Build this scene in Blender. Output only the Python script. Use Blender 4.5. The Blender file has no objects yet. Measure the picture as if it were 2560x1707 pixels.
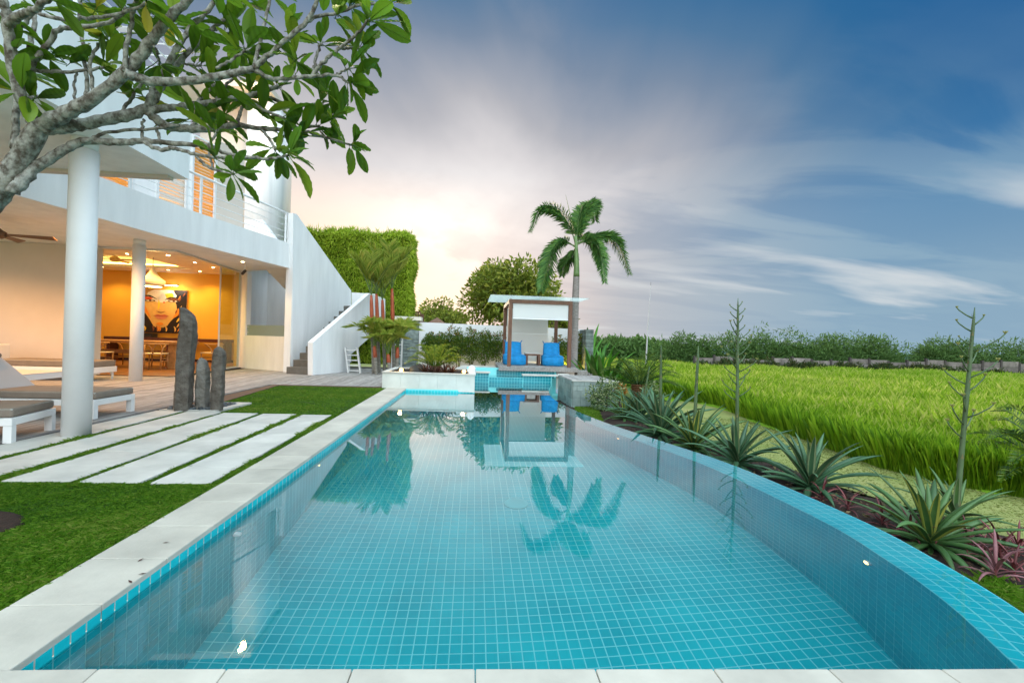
import bpy, math, random
import numpy as np
from math import radians as R, sin, cos, pi
random.seed(11); rng = np.random.default_rng(11)
sc = bpy.context.scene
COL = sc.collection
# ------------------------------------------------------------------ camera
FPX, CAMZ, ROLL, YAW = 1138.0, 1.5, 0.030, R(4.77)      # photograph 2560 x 1707, about a 16 mm lens
_F = np.array([sin(YAW), cos(YAW), 0.]); _R0 = np.array([cos(YAW), -sin(YAW), 0.]); _U0 = np.array([0, 0, 1.])
_r = _R0*cos(ROLL)+_U0*sin(ROLL); _u = _U0*cos(ROLL)-_R0*sin(ROLL); _C = np.array([0, 0, CAMZ])
cam = bpy.data.cameras.new('camera'); cam.sensor_width = 36; cam.lens = 36*FPX/2560; cam.clip_start = .05; cam.clip_end = 60000
camo = bpy.data.objects.new('camera', cam); COL.objects.link(camo)
from mathutils import Matrix, Vector
M4 = Matrix.Identity(4)
for i in range(3):
    M4[i][0] = _r[i]; M4[i][1] = _u[i]; M4[i][2] = -_F[i]; M4[i][3] = _C[i]
camo.matrix_world = M4
sc.camera = camo
# a pixel of the photograph gives a direction; the distance comes from the plane it lies on
def ray(px, py): return _F*FPX+_r*(px-1280)+_u*(853.5-py)
def G(px, py, z=0.):            # on the level z
    d = ray(px, py); return _C+d*((z-CAMZ)/d[2])
def D(px, py, y):               # on the upright plane at distance y
    d = ray(px, py); return _C+d*(y/d[1])
def XP(px, py, x):              # on the upright plane at x
    d = ray(px, py); return _C+d*(x/d[0])
# ------------------------------------------------------------------ world and sun
SUN_AZ = math.atan2(*(D(935, 690, 10)[:2]))            # azimuth of the sunset, from +Y towards +X
SUN_EL = R(7)
w = bpy.data.worlds.new('World'); sc.world = w; w.use_nodes = True
nt = w.node_tree; nt.nodes.clear()
def N(t, **k):
    n = nt.nodes.new(t)
    for a, v in k.items(): setattr(n, a, v)
    return n
L = lambda a, b: nt.links.new(a, b)
def wm(op, a, b=None, c=None, clamp=False):
    n = N('ShaderNodeMath', operation=op, use_clamp=clamp)
    for i, v in enumerate((a, b, c)):
        if v is None: continue
        if isinstance(v, (int, float)): n.inputs[i].default_value = v
        else: L(v, n.inputs[i])
    return n.outputs[0]
def wmix(fac, a, b):
    n = N('ShaderNodeMix', data_type='RGBA')
    for s, v in ((n.inputs[0], fac), (n.inputs[6], a), (n.inputs[7], b)):
        if isinstance(v, (int, float)): s.default_value = v
        elif isinstance(v, tuple): s.default_value = (*v, 1)
        else: L(v, s)
    return n.outputs[2]
def wramp(fac, stops, interp='EASE'):
    n = N('ShaderNodeValToRGB'); n.color_ramp.interpolation = interp
    e = n.color_ramp.elements
    while len(e) < len(stops): e.new(.5)
    for i, (p, c) in enumerate(stops): e[i].position = p; e[i].color = (*c, 1) if isinstance(c, tuple) else (c, c, c, 1)
    L(fac, n.inputs[0]); return n.outputs[0]
def wdot(v):
    n = N('ShaderNodeVectorMath', operation='DOT_PRODUCT'); L(tc.outputs['Generated'], n.inputs[0]); n.inputs[1].default_value = v; return n.outputs['Value']
tc = N('ShaderNodeTexCoord')
sky = N('ShaderNodeTexSky', sky_type='NISHITA'); sky.sun_disc = False
sky.sun_elevation = SUN_EL; sky.sun_rotation = SUN_AZ; sky.altitude = 60; sky.air_density = 1.1; sky.dust_density = 1.0; sky.ozone_density = 2.5
SKYS = 0.08
K = 1/SKYS                       # cloud colours are given as seen, so divide out the strength
EXPO = 0.9
K /= 2**EXPO                   # colours below are as displayed
def kc(c): return tuple(v*K for v in c)
sd = (sin(SUN_AZ)*cos(SUN_EL), cos(SUN_AZ)*cos(SUN_EL), sin(SUN_EL))
mu = wdot(sd)                                            # cosine of the angle to the sunset
el = wdot((0, 0, 1))                                     # sine of the elevation
elp = wm('MAXIMUM', el, 0.0)
lat = wdot((cos(SUN_AZ), -sin(SUN_AZ), 0))               # to the right of the sunset
# high thin veil of cloud over the whole sky: white near the sunset, mauve, then slate blue; unseen zenith and rear brightened to light the scene
GAZ = math.atan2(*(D(1110, 600, 10)[:2])); GEL = R(12.5)   # brightest part of the thin cloud
glat = wdot((cos(GAZ), -sin(GAZ), 0)); gfw = wdot((sin(GAZ), cos(GAZ), 0))
gaz = wm('ARCTAN2', glat, gfw); gel = wm('SUBTRACT', wm('ARCSINE', el), GEL)
tt = wm('DIVIDE', wm('SQRT', wm('ADD', wm('MULTIPLY', gaz, gaz), wm('MULTIPLY', wm('MULTIPLY', gel, gel), 3.0))), pi)
def proj(scale, stretch=(1, 1, 1), rot=0.0, off=(0, 0, 0)):
    # flat cloud deck: direction divided by its height
    n = N('ShaderNodeVectorMath', operation='DIVIDE'); L(tc.outputs['Generated'], n.inputs[0])
    c = N('ShaderNodeCombineXYZ'); h = wm('ADD', elp, .16)
    for i in range(3): L(h, c.inputs[i])
    L(c.outputs[0], n.inputs[1])
    m = N('ShaderNodeMapping'); m.inputs['Scale'].default_value = tuple(scale*s for s in stretch); m.inputs['Rotation'].default_value = (0, 0, rot); m.inputs['Location'].default_value = off
    L(n.outputs[0], m.inputs[0]); return m.outputs[0]
def wnoise(vec, scale, detail=6, rough=.55, dist=0.0):
    n = N('ShaderNodeTexNoise'); n.inputs['Scale'].default_value = scale; n.inputs['Detail'].default_value = detail
    n.inputs['Roughness'].default_value = rough; n.inputs['Distortion'].default_value = dist; L(vec, n.inputs['Vector']); return n.outputs[0]
n_soft = wnoise(proj(1, (1, .45, 1), -SUN_AZ-.5), 1.1, 5, .5, .4)
n_band = wnoise(proj(1, (.6, 1.0, 1), .35, (3.1, 1.7, 0)), 1.0, 6, .5, .8)
tt2 = wm('ADD', tt, wm('MULTIPLY', wm('SUBTRACT', n_soft, .5), .19))
d_ = lambda a: a/180
veil = wramp(tt2, [(0.0, (2.2, 2.05, 1.85)), (d_(9), (1.25, 1.18, 1.12)), (d_(15), (.92, .88, .87)), (d_(21), (.74, .71, .72)), (d_(28), (.48, .48, .52)), (d_(38), (.20, .27, .38)), (d_(45), (.085, .195, .35)), (d_(52), (.03, .145, .33)), (d_(63), (.003, .105, .31)), (d_(85), (.01, .13, .33)), (d_(115), (1.5, 1.85, 2.1)), (d_(150), (2.9, 3.5, 3.9))], 'LINEAR')
vb = N('ShaderNodeVectorMath', operation='SCALE'); vb.inputs['Scale'].default_value = K; L(veil, vb.inputs[0])
base = wmix(.97, sky.outputs[0], vb.outputs[0])
# slate-blue cloud bank low on the right of the sunset, climbing to the right
rise = wm('SUBTRACT', wm('ADD', wm('MULTIPLY', lat, .50), .075), elp)
bank = wm('ADD', wm('MULTIPLY', rise, 3.5), wm('MULTIPLY', wm('SUBTRACT', n_band, .47), 2.2))
bankm = wramp(wm('ADD', bank, .1), [(0.0, 0.0), (.22, .55), (.6, .9), (1.0, .95)])
n_in = wnoise(proj(1, (.45, 1.1, 1), .25, (5.5, .4, 0)), 1.7, 6, .55, .7)
bank_d = wramp(lat, [(0.0, (.8, .7, .66)), (.3, (.50, .47, .51)), (.5, (.29, .36, .47)), (.65, (.19, .32, .49)), (.85, (.09, .26, .47))], 'LINEAR')
bank_l = wramp(lat, [(0.0, (1.0, .9, .82)), (.3, (.84, .78, .78)), (.5, (.55, .57, .62)), (.65, (.38, .49, .59)), (.85, (.24, .41, .56))], 'LINEAR')
bankc = wmix(wramp(n_in, [(0.0, 0.0), (.42, .0), (.58, 1.0), (1.0, 1.0)]), bank_d, bank_l)
bs = N('ShaderNodeVectorMath', operation='SCALE'); bs.inputs['Scale'].default_value = K; L(bankc, bs.inputs[0])
inr = wramp(lat, [(0.0, 0.0), (.18, 0.0), (.46, 1.0), (1.0, 1.0)], 'LINEAR')
bfade = wramp(elp, [(0.0, 1.0), (.24, 1.0), (.40, .22), (.55, .1)], 'LINEAR')
c1 = wmix(wm('MULTIPLY', wm('MULTIPLY', wm('MULTIPLY', bankm, inr), bfade), .85), base, bs.outputs[0])
# pale clear strip above the sea horizon
hz = wramp(elp, [(0.0, 1.0), (.10, .9), (.20, .45), (.34, 0.0)], 'LINEAR')
hzc = wramp(lat, [(0.0, (1.9, 1.25, .75)), (.2, (1.4, 1.02, .78)), (.35, (.92, .74, .66)), (.5, (.56, .56, .58)), (.8, (.31, .45, .56))], 'LINEAR')
hs = N('ShaderNodeVectorMath', operation='SCALE'); hs.inputs['Scale'].default_value = K; L(hzc, hs.inputs[0])
c2 = wmix(wm('MULTIPLY', hz, .85), c1, hs.outputs[0])
# bright gaps in the bank and small grey cumulus near the sunset
n_gap = wnoise(proj(1, (.5, 1.5, 1), .1, (7.3, 2.2, 0)), 1.15, 5, .5, .3)
gap = wramp(n_gap, [(0.0, 0.0), (.55, 0.0), (.66, .6), (.76, .9)], 'LINEAR')
gapw = wramp(elp, [(0.0, .55), (.10, 1.0), (.25, .6), (.36, 0.0)], 'LINEAR')
c3 = wmix(wm('MULTIPLY', wm('MULTIPLY', gap, gapw), inr), c2, kc((.78, .80, .80)))
n_cu = wnoise(proj(1, (1, .7, 1), 0, (1.4, 9.2, 0)), 1.3, 7, .6, .2)
cu = wramp(n_cu, [(0.0, 0.0), (.52, 0.0), (.62, .55), (.75, .7)], 'LINEAR')
cuw = wramp(elp, [(0.0, .9), (.10, .9), (.30, .35), (.6, .25)], 'LINEAR')
c4 = wmix(wm('MULTIPLY', wm('MULTIPLY', cu, cuw), wm('SUBTRACT', 1.0, inr)), c3, kc((.60, .53, .52)))
bg = N('ShaderNodeBackground'); bg.inputs['Strength'].default_value = SKYS; L(c4, bg.inputs[0])
out = N('ShaderNodeOutputWorld'); L(bg.outputs[0], out.inputs[0])
sl = bpy.data.lights.new('sun', 'SUN'); sl.energy = 1.4; sl.angle = R(10); sl.color = (1, .78, .55)
so = bpy.data.objects.new('sun', sl); COL.objects.link(so)
so.rotation_euler = Vector((-sd[0], -sd[1], -sd[2])).to_track_quat('-Z', 'Y').to_euler()
sc.view_settings.view_transform = 'Standard'; sc.view_settings.look = 'None'; sc.view_settings.gamma = 1
sc.view_settings.exposure = EXPO
sc.render.engine = 'CYCLES'
cy = sc.cycles; cy.use_denoising = True; cy.max_bounces = 12; cy.transmission_bounces = 8; cy.glossy_bounces = 4; cy.diffuse_bounces = 4; cy.transparent_max_bounces = 16; cy.sample_clamp_indirect = 6; cy.blur_glossy = .5
# ------------------------------------------------------------------ materials
MATS = {}
def mat(name, col, rough=.6, var=0.0, vscale=6.0, bump=0.0, bscale=30.0, col2=None, metal=0.0, spec=.4, trans=0.0, emit=None, estr=0.0, detail=4, stretch=None, rnd=0.0, sheen=0.0, ramp=(.32, .68)):
    if name in MATS: return MATS[name]
    m = bpy.data.materials.new(name); m.use_nodes = True; t = m.node_tree; b = t.nodes['Principled BSDF']
    b.inputs['Base Color'].default_value = (*col, 1); b.inputs['Roughness'].default_value = rough; b.inputs['Metallic'].default_value = metal
    b.inputs['Specular IOR Level'].default_value = spec
    lk = t.links.new
    vec = None
    if var or bump or col2:
        tcn = t.nodes.new('ShaderNodeTexCoord'); vec = tcn.outputs['Object']
        if stretch:
            mp = t.nodes.new('ShaderNodeMapping'); mp.inputs['Scale'].default_value = stretch; lk(vec, mp.inputs[0]); vec = mp.outputs[0]
        n = t.nodes.new('ShaderNodeTexNoise'); n.inputs['Scale'].default_value = vscale; n.inputs['Detail'].default_value = detail; n.inputs['Roughness'].default_value = .6; lk(vec, n.inputs['Vector'])
    csock = None
    if var or col2:
        c2 = col2 or tuple(max(0, c*(1-var)) for c in col); c1 = col if col2 else tuple(c*(1+var*.6) for c in col)
        rp = t.nodes.new('ShaderNodeValToRGB'); rp.color_ramp.elements[0].position = ramp[0]; rp.color_ramp.elements[1].position = ramp[1]
        rp.color_ramp.elements[0].color = (*c2, 1); rp.color_ramp.elements[1].color = (*c1, 1)
        lk(n.outputs[0], rp.inputs[0]); csock = rp.outputs[0]
    if rnd:
        oi = t.nodes.new('ShaderNodeObjectInfo'); hsv = t.nodes.new('ShaderNodeHueSaturation')
        mr = t.nodes.new('ShaderNodeMapRange'); mr.inputs['To Min'].default_value = 1-rnd; mr.inputs['To Max'].default_value = 1+rnd
        lk(oi.outputs['Random'], mr.inputs[0]); lk(mr.outputs[0], hsv.inputs['Value'])
        if csock: lk(csock, hsv.inputs['Color'])
        else: hsv.inputs['Color'].default_value = (*col, 1)
        csock = hsv.outputs[0]
    if csock: lk(csock, b.inputs['Base Color'])
    if bump:
        nb = t.nodes.new('ShaderNodeTexNoise'); nb.inputs['Scale'].default_value = bscale; nb.inputs['Detail'].default_value = 5; lk(vec, nb.inputs['Vector'])
        bp = t.nodes.new('ShaderNodeBump'); bp.inputs['Strength'].default_value = bump; bp.inputs['Distance'].default_value = .02; lk(nb.outputs[0], bp.inputs['Height']); lk(bp.outputs[0], b.inputs['Normal'])
    if trans:
        ts = t.nodes.new('ShaderNodeBsdfTranslucent'); mx = t.nodes.new('ShaderNodeMixShader'); mx.inputs[0].default_value = trans
        if csock: lk(csock, ts.inputs[0])
        else: ts.inputs[0].default_value = (*col, 1)
        o = t.nodes['Material Output']; lk(b.outputs[0], mx.inputs[1]); lk(ts.outputs[0], mx.inputs[2]); lk(mx.outputs[0], o.inputs[0])
    if emit: b.inputs['Emission Color'].default_value = (*emit, 1); b.inputs['Emission Strength'].default_value = estr
    if sheen: b.inputs['Sheen Weight'].default_value = sheen
    MATS[name] = m; return m
def leafmat(name, cols, rough=.5, trans=.35, spec=.3, scale=1.0):
    """foliage: colour varies leaf by leaf through the 'v' attribute on the mesh"""
    if name in MATS: return MATS[name]
    m = bpy.data.materials.new(name); m.use_nodes = True; t = m.node_tree; b = t.nodes['Principled BSDF']; lk = t.links.new
    at = t.nodes.new('ShaderNodeAttribute'); at.attribute_name = 'v'
    rp = t.nodes.new('ShaderNodeValToRGB'); e = rp.color_ramp.elements
    while len(e) < len(cols): e.new(.5)
    for i, c in enumerate(cols): e[i].position = i/(len(cols)-1); e[i].color = (*c, 1)
    lk(at.outputs['Fac'], rp.inputs[0]); lk(rp.outputs[0], b.inputs['Base Color'])
    b.inputs['Roughness'].default_value = rough; b.inputs['Specular IOR Level'].default_value = spec
    ts = t.nodes.new('ShaderNodeBsdfTranslucent'); mx = t.nodes.new('ShaderNodeMixShader'); mx.inputs[0].default_value = trans
    lk(rp.outputs[0], ts.inputs[0]); o = t.nodes['Material Output']; lk(b.outputs[0], mx.inputs[1]); lk(ts.outputs[0], mx.inputs[2]); lk(mx.outputs[0], o.inputs[0])
    MATS[name] = m; return m
# ------------------------------------------------------------------ mesh helpers
def link(o, parent=None):
    COL.objects.link(o)
    if parent is not None: o.parent = parent
    return o
def tag(o, label=None, cat=None, group=None, kind=None):
    if label: o['label'] = label
    if cat: o['category'] = cat
    if group: o['group'] = group
    if kind: o['kind'] = kind
    return o
def empty(name, loc=(0, 0, 0), rz=0, label=None, cat=None, group=None):
    o = bpy.data.objects.new(name, None); COL.objects.link(o); o.empty_display_size = .2
    o.location = loc; o.rotation_euler = (0, 0, rz); return tag(o, label, cat, group)
class MB:
    def __init__(s): s.v = []; s.f = []
    def add(s, vs, fs):
        k = len(s.v); s.v += [tuple(map(float, v)) for v in vs]; s.f += [tuple(i+k for i in f) for f in fs]; return s
    def box(s, x0, x1, y0, y1, z0, z1):
        return s.add([(x0,y0,z0),(x1,y0,z0),(x1,y1,z0),(x0,y1,z0),(x0,y0,z1),(x1,y0,z1),(x1,y1,z1),(x0,y1,z1)],
                     [(0,3,2,1),(4,5,6,7),(0,1,5,4),(1,2,6,5),(2,3,7,6),(3,0,4,7)])
    def prism(s, poly, z0, z1):            # poly: list of (x,y), counter-clockwise
        n = len(poly); zz0 = z0 if hasattr(z0, '__len__') else [z0]*n; zz1 = z1 if hasattr(z1, '__len__') else [z1]*n
        return s.add([(p[0], p[1], zz0[i]) for i, p in enumerate(poly)]+[(p[0], p[1], zz1[i]) for i, p in enumerate(poly)],
                     [tuple(range(n-1, -1, -1)), tuple(range(n, 2*n))]+[(i, (i+1) % n, n+(i+1) % n, n+i) for i in range(n)])
    def slab(s, pts, off):                 # planar polygon of 3D points extruded by a vector
        n = len(pts); off = np.array(off)
        return s.add([tuple(p) for p in pts]+[tuple(np.array(p)+off) for p in pts],
                     [tuple(range(n-1, -1, -1)), tuple(range(n, 2*n))]+[(i, (i+1) % n, n+(i+1) % n, n+i) for i in range(n)])
    def tube(s, pts, rad, n=8, caps=True, flat=None):
        pts = [np.array(p, float) for p in pts]; m = len(pts); k = len(s.v)
        rr = rad if hasattr(rad, '__len__') else [rad]*m
        up = np.array([0, 0, 1.]); prev = None
        for i, p in enumerate(pts):
            t = pts[min(i+1, m-1)]-pts[max(i-1, 0)]; t = t/(np.linalg.norm(t)+1e-9)
            if prev is None:
                a = np.cross(t, up)
                if np.linalg.norm(a) < .1: a = np.cross(t, np.array([1., 0, 0]))
            else: a = prev-t*(prev@t)
            a /= np.linalg.norm(a)+1e-9; prev = a; b = np.cross(t, a)
            for j in range(n):
                q = 2*pi*j/n; s.v.append(tuple(p+rr[i]*(cos(q)*a+sin(q)*b)))
        for i in range(m-1):
            for j in range(n): s.f.append((k+i*n+j, k+i*n+(j+1) % n, k+(i+1)*n+(j+1) % n, k+(i+1)*n+j))
        if caps: s.f.append(tuple(k+j for j in range(n-1, -1, -1))); s.f.append(tuple(k+(m-1)*n+j for j in range(n)))
        return s
    def bar(s, a, b, wx, wz=None):         # square bar between two points
        a = np.array(a, float); b = np.array(b, float); t = b-a; t /= np.linalg.norm(t); up = np.array([0, 0, 1.])
        if abs(t[2]) > .95: up = np.array([0, 1., 0])
        p = np.cross(t, up); p /= np.linalg.norm(p); q = np.cross(p, t); wz = wz or wx
        vs = [c+p*sx*wx/2+q*sz*wz/2 for c in (a, b) for sx, sz in ((-1,-1),(1,-1),(1,1),(-1,1))]
        return s.add(vs, [(0,1,2,3),(7,6,5,4),(0,4,5,1),(1,5,6,2),(2,6,7,3),(3,7,4,0)])
    def lathe(s, prof, n=24, c=(0, 0, 0)): # profile of (r,z)
        k = len(s.v); m = len(prof)
        for r_, z in prof:
            for j in range(n): s.v.append((c[0]+r_*cos(2*pi*j/n), c[1]+r_*sin(2*pi*j/n), c[2]+z))
        for i in range(m-1):
            for j in range(n): s.f.append((k+i*n+j, k+i*n+(j+1) % n, k+(i+1)*n+(j+1) % n, k+(i+1)*n+j))
        s.f.append(tuple(k+j for j in range(n-1, -1, -1))); s.f.append(tuple(k+(m-1)*n+j for j in range(n)))
        return s
    def mesh(s, name, smooth=False):
        me = bpy.data.meshes.new(name); me.from_pydata(s.v, [], s.f)
        if smooth: me.polygons.foreach_set('use_smooth', [True]*len(me.polygons))
        me.update(); return me
    def build(s, name, m, parent=None, smooth=False, bevel=0.0, seg=2, autos=False):
        me = s.mesh(name, smooth); me.materials.append(m)
        o = link(bpy.data.objects.new(name, me), parent)
        if bevel:
            b = o.modifiers.new('bevel', 'BEVEL'); b.width = bevel; b.segments = seg; b.limit_method = 'ANGLE'; b.harden_normals = False
        return o
def obj(name, me, m=None, parent=None, loc=None, rot=None, scale=None):
    if m is not None and not me.materials: me.materials.append(m)
    o = bpy.data.objects.new(name, me); link(o, parent)
    if loc is not None: o.location = loc
    if rot is not None: o.rotation_euler = rot
    if scale is not None: o.scale = scale if hasattr(scale, '__len__') else (scale,)*3
    return o
def fast(name, V, Fc, m, parent=None, vattr=None, smooth=False):
    """big joined mesh from arrays: V (n,3), Fc (m,k) all faces of one size"""
    V = np.asarray(V, np.float32); Fc = np.asarray(Fc, np.int32); k = Fc.shape[1]
    me = bpy.data.meshes.new(name); me.vertices.add(len(V)); me.vertices.foreach_set('co', V.ravel())
    me.loops.add(Fc.size); me.loops.foreach_set('vertex_index', Fc.ravel())
    me.polygons.add(len(Fc)); me.polygons.foreach_set('loop_start', np.arange(0, Fc.size, k, dtype=np.int32))
    try: me.polygons.foreach_set('loop_total', np.full(len(Fc), k, np.int32))
    except Exception: pass
    me.polygons.foreach_set('use_smooth', np.full(len(Fc), bool(smooth)))
    me.update(calc_edges=True)
    if vattr is not None:
        a = me.attributes.new('v', 'FLOAT', 'POINT'); a.data.foreach_set('value', np.asarray(vattr, np.float32))
    me.materials.append(m)
    return link(bpy.data.objects.new(name, me), parent)
def unit(a): return a/(np.linalg.norm(a, axis=-1, keepdims=True)+1e-9)
def blades(P, h, wd, lean=.35, bend=.5, seed=0):
    """grass blades at P (n,3): two stacked triangles' worth, 4 verts, 2 faces of 3"""
    g = np.random.default_rng(seed); n = len(P); h = np.broadcast_to(h, n)[:, None]*g.uniform(.6, 1.25, (n, 1))
    a = g.uniform(0, 2*pi, n); s = np.stack([np.cos(a), np.sin(a), np.zeros(n)], 1)
    b = g.uniform(0, 2*pi, n); l = np.stack([np.cos(b), np.sin(b), np.zeros(n)], 1)*g.uniform(0, lean, (n, 1))
    up = np.array([0, 0, 1.])
    mid = P+h*.55*(up+l*.5); tip = P+h*(up*(1-bend*.25)+l*(1+bend))
    V = np.stack([P-s*wd/2, P+s*wd/2, mid+s*wd*.3, tip], 1).reshape(-1, 3)
    i = np.arange(n)[:, None]*4
    Fc = np.concatenate([i+np.array([[0, 1, 2]]), i+np.array([[0, 2, 3]])], 0)
    v = np.repeat(g.uniform(0, 1, n), 4); return V, Fc, v
def leaves(P, nrm, L_, W_, seed=0, droop=.3, jitter=1.9, vfix=None):
    """leaf-sized rhombs at P, growing out along nrm"""
    g = np.random.default_rng(seed); n = len(P)
    d = unit(nrm+g.normal(0, .45*jitter, (n, 3))); d[:, 2] -= droop*g.uniform(0, 1, n); d = unit(d)
    s = unit(np.cross(d, g.normal(0, 1, (n, 3)))); up = np.cross(s, d)
    Ln = (L_*g.uniform(.65, 1.3, n))[:, None]; Wn = (W_*g.uniform(.7, 1.25, n))[:, None]
    V = np.stack([P, P+d*Ln*.5+s*Wn*.5+up*Wn*.12, P+d*Ln-up*Ln*.12, P+d*Ln*.5-s*Wn*.5+up*Wn*.12], 1).reshape(-1, 3)
    i = np.arange(n)[:, None]*4
    Fc = np.concatenate([i+np.array([[0, 1, 2]]), i+np.array([[0, 2, 3]])], 0)
    v = np.repeat(g.uniform(0, 1, n) if vfix is None else vfix, 4); return V, Fc, v
def in_poly(P, poly):
    x, y = P[:, 0], P[:, 1]; ins = np.zeros(len(P), bool); j = len(poly)-1
    for i in range(len(poly)):
        xi, yi = poly[i]; xj, yj = poly[j]
        c = ((yi > y) != (yj > y)) & (x < (xj-xi)*(y-yi)/(yj-yi+1e-12)+xi); ins ^= c; j = i
    return ins
def scatter(poly, n, seed=0, near=None):
    g = np.random.default_rng(seed); p = np.array(poly); lo, hi = p.min(0), p.max(0); outp = []
    tot = 0
    while tot < n:
        q = g.uniform(lo, hi, (n*2, 2)); q = q[in_poly(q, poly)]
        if near is not None:
            d = np.hypot(q[:, 0], q[:, 1]); q = q[g.uniform(0, 1, len(q)) < np.clip((near/d)**1.6, 0, 1)]
        outp.append(q); tot += len(q)
    return np.concatenate(outp)[:n]
def spline(pts, n):
    """Catmull-Rom through pts"""
    P_ = np.array(pts, float); P_ = np.vstack([2*P_[0]-P_[1], P_, 2*P_[-1]-P_[-2]]); m = len(P_)-3; o = []
    for t in np.linspace(0, m-1e-6, n):
        i = int(t); u = t-i; a, b, c, d = P_[i:i+4]
        o.append(.5*(2*b+(c-a)*u+(2*a-5*b+4*c-d)*u*u+(3*b-a-3*c+d)*u**3))
    return np.array(o)
def lamp(name, loc, energy, color=(1, .62, .25), rad=.06, typ='POINT', parent=None, spot=None, rot=None):
    l = bpy.data.lights.new(name, typ); l.energy = energy; l.color = color
    if typ in ('POINT', 'SPOT'): l.shadow_soft_size = rad
    if spot: l.spot_size = spot; l.spot_blend = .6
    o = link(bpy.data.objects.new(name, l), parent); o.location = loc
    if rot is not None: o.rotation_euler = rot
    return o
# common materials
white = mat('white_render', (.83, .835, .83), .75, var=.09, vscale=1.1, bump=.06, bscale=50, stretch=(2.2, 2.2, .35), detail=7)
whitemetal = mat('white_metal', (.80, .81, .81), .35, spec=.5)
stone = mat('pale_stone', (.51, .475, .40), .7, var=.20, vscale=1.7, bump=.12, bscale=40, rnd=.07)
stone2 = mat('pale_stone_paving', (.56, .54, .485), .72, var=.18, vscale=1.9, bump=.1, bscale=35, rnd=.05)
planter_stone = mat('planter_stone', (.62, .65, .60), .65, var=.14, vscale=1.6, bump=.06, bscale=20)
def tilemat(name, c0, c1):
    m = bpy.data.materials.new(name); m.use_nodes = True; t = m.node_tree; b = t.nodes['Principled BSDF']; lk = t.links.new
    ge = t.nodes.new('ShaderNodeNewGeometry'); sb = t.nodes.new('ShaderNodeVectorMath'); sb.operation = 'SUBTRACT'; sb.inputs[1].default_value = (.07, 3.078, .013)
    dv = t.nodes.new('ShaderNodeVectorMath'); dv.operation = 'SCALE'; dv.inputs['Scale'].default_value = 1/.0945
    fl = t.nodes.new('ShaderNodeVectorMath'); fl.operation = 'FLOOR'; wn = t.nodes.new('ShaderNodeTexWhiteNoise')
    lk(ge.outputs['Position'], sb.inputs[0]); lk(sb.outputs[0], dv.inputs[0]); lk(dv.outputs[0], fl.inputs[0]); lk(fl.outputs[0], wn.inputs['Vector'])
    n = t.nodes.new('ShaderNodeTexNoise'); n.inputs['Scale'].default_value = 1.6; n.inputs['Detail'].default_value = 4; lk(ge.outputs['Position'], n.inputs['Vector'])
    a = t.nodes.new('ShaderNodeMath'); a.operation = 'MULTIPLY_ADD'; a.inputs[1].default_value = 0.0; lk(wn.outputs['Value'], a.inputs[0]); lk(n.outputs[0], a.inputs[2])
    rp = t.nodes.new('ShaderNodeValToRGB'); rp.color_ramp.elements[0].position = .28; rp.color_ramp.elements[1].position = .72
    rp.color_ramp.elements[0].color = (*c0, 1); rp.color_ramp.elements[1].color = (*c1, 1); lk(a.outputs[0], rp.inputs[0]); lk(rp.outputs[0], b.inputs['Base Color'])
    b.inputs['Roughness'].default_value = .2; MATS[name] = m; return m
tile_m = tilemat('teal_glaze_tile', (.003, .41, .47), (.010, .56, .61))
tile_w = tilemat('shaded_teal_tile', (.003, .20, .26), (.008, .27, .33))  # same teal tile darkened; shade of spa and side walls put into colour
grout = mat('pale_grout', (.22, .70, .71), .85)
soil = mat('dark_soil', (.035, .018, .011), .95, var=.5, vscale=9, bump=.9, bscale=45)
bark_grey = mat('frangipani_bark', (.33, .33, .29), .85, col2=(.075, .062, .046), vscale=22, bump=.6, bscale=55, ramp=(.38, .62), detail=8, stretch=(1, 1, .8))
# ================================================================== SETTING: ground, lawn, pool
W = -0.092            # water level
FLOOR = -1.65        # pool floor
TP = 0.0945          # tile pitch
OUT = spline([(3.16, 1.85), (3.465, 2.56), (3.62, 3.2), (3.71, 4.1), (3.57, 5.94), (3.16, 7.47), (2.70, 9.17), (2.38, 11.2), (2.30, 12.9), (2.50, 14.8), (2.95, 17.0)], 240)
def resample(Pn, step):
    d = np.r_[0, np.cumsum(np.hypot(*np.diff(Pn, axis=0).T))]; m = int(d[-1]/step); t = np.arange(m+1)*step
    return np.stack([np.interp(t, d, Pn[:, 0]), np.interp(t, d, Pn[:, 1])], 1)
OUT = resample(OUT, TP)
tang = unit(np.gradient(OUT, axis=0)); NRM = np.stack([-tang[:, 1], tang[:, 0]], 1)   # towards the pool (-x)
RIMW = .40
INN = OUT+NRM*RIMW
def outer_x(y): return np.interp(y, OUT[:, 1], OUT[:, 0])
grass_ground = mat('meadow_soil', (.10, .16, .03), .95, col2=(.16, .20, .05), vscale=.35, bump=.4, bscale=8)
g = MB(); HX0, HX1, HY0, HY1 = -6.8, 4.6, .4, 22.5; GZ = -.80; B = 160
g.add([(-B, -30, GZ), (B, -30, GZ), (B, B, GZ), (-B, B, GZ), (HX0, HY0, GZ), (HX1, HY0, GZ), (HX1, HY1, GZ), (HX0, HY1, GZ)], [(0, 1, 5, 4), (1, 2, 6, 5), (2, 3, 7, 6), (3, 0, 4, 7)])
tag(g.build('ground', grass_ground), kind='structure')
seam = mat('sea_water', (.10, .20, .27), .35, var=.15, vscale=.002)
s_ = MB(); s_.add([(-30000, 170, -45), (30000, 170, -45), (30000, 40000, -45), (-30000, 40000, -45)], [(0, 1, 2, 3)])
tag(s_.build('sea', seam), kind='structure')
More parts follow.
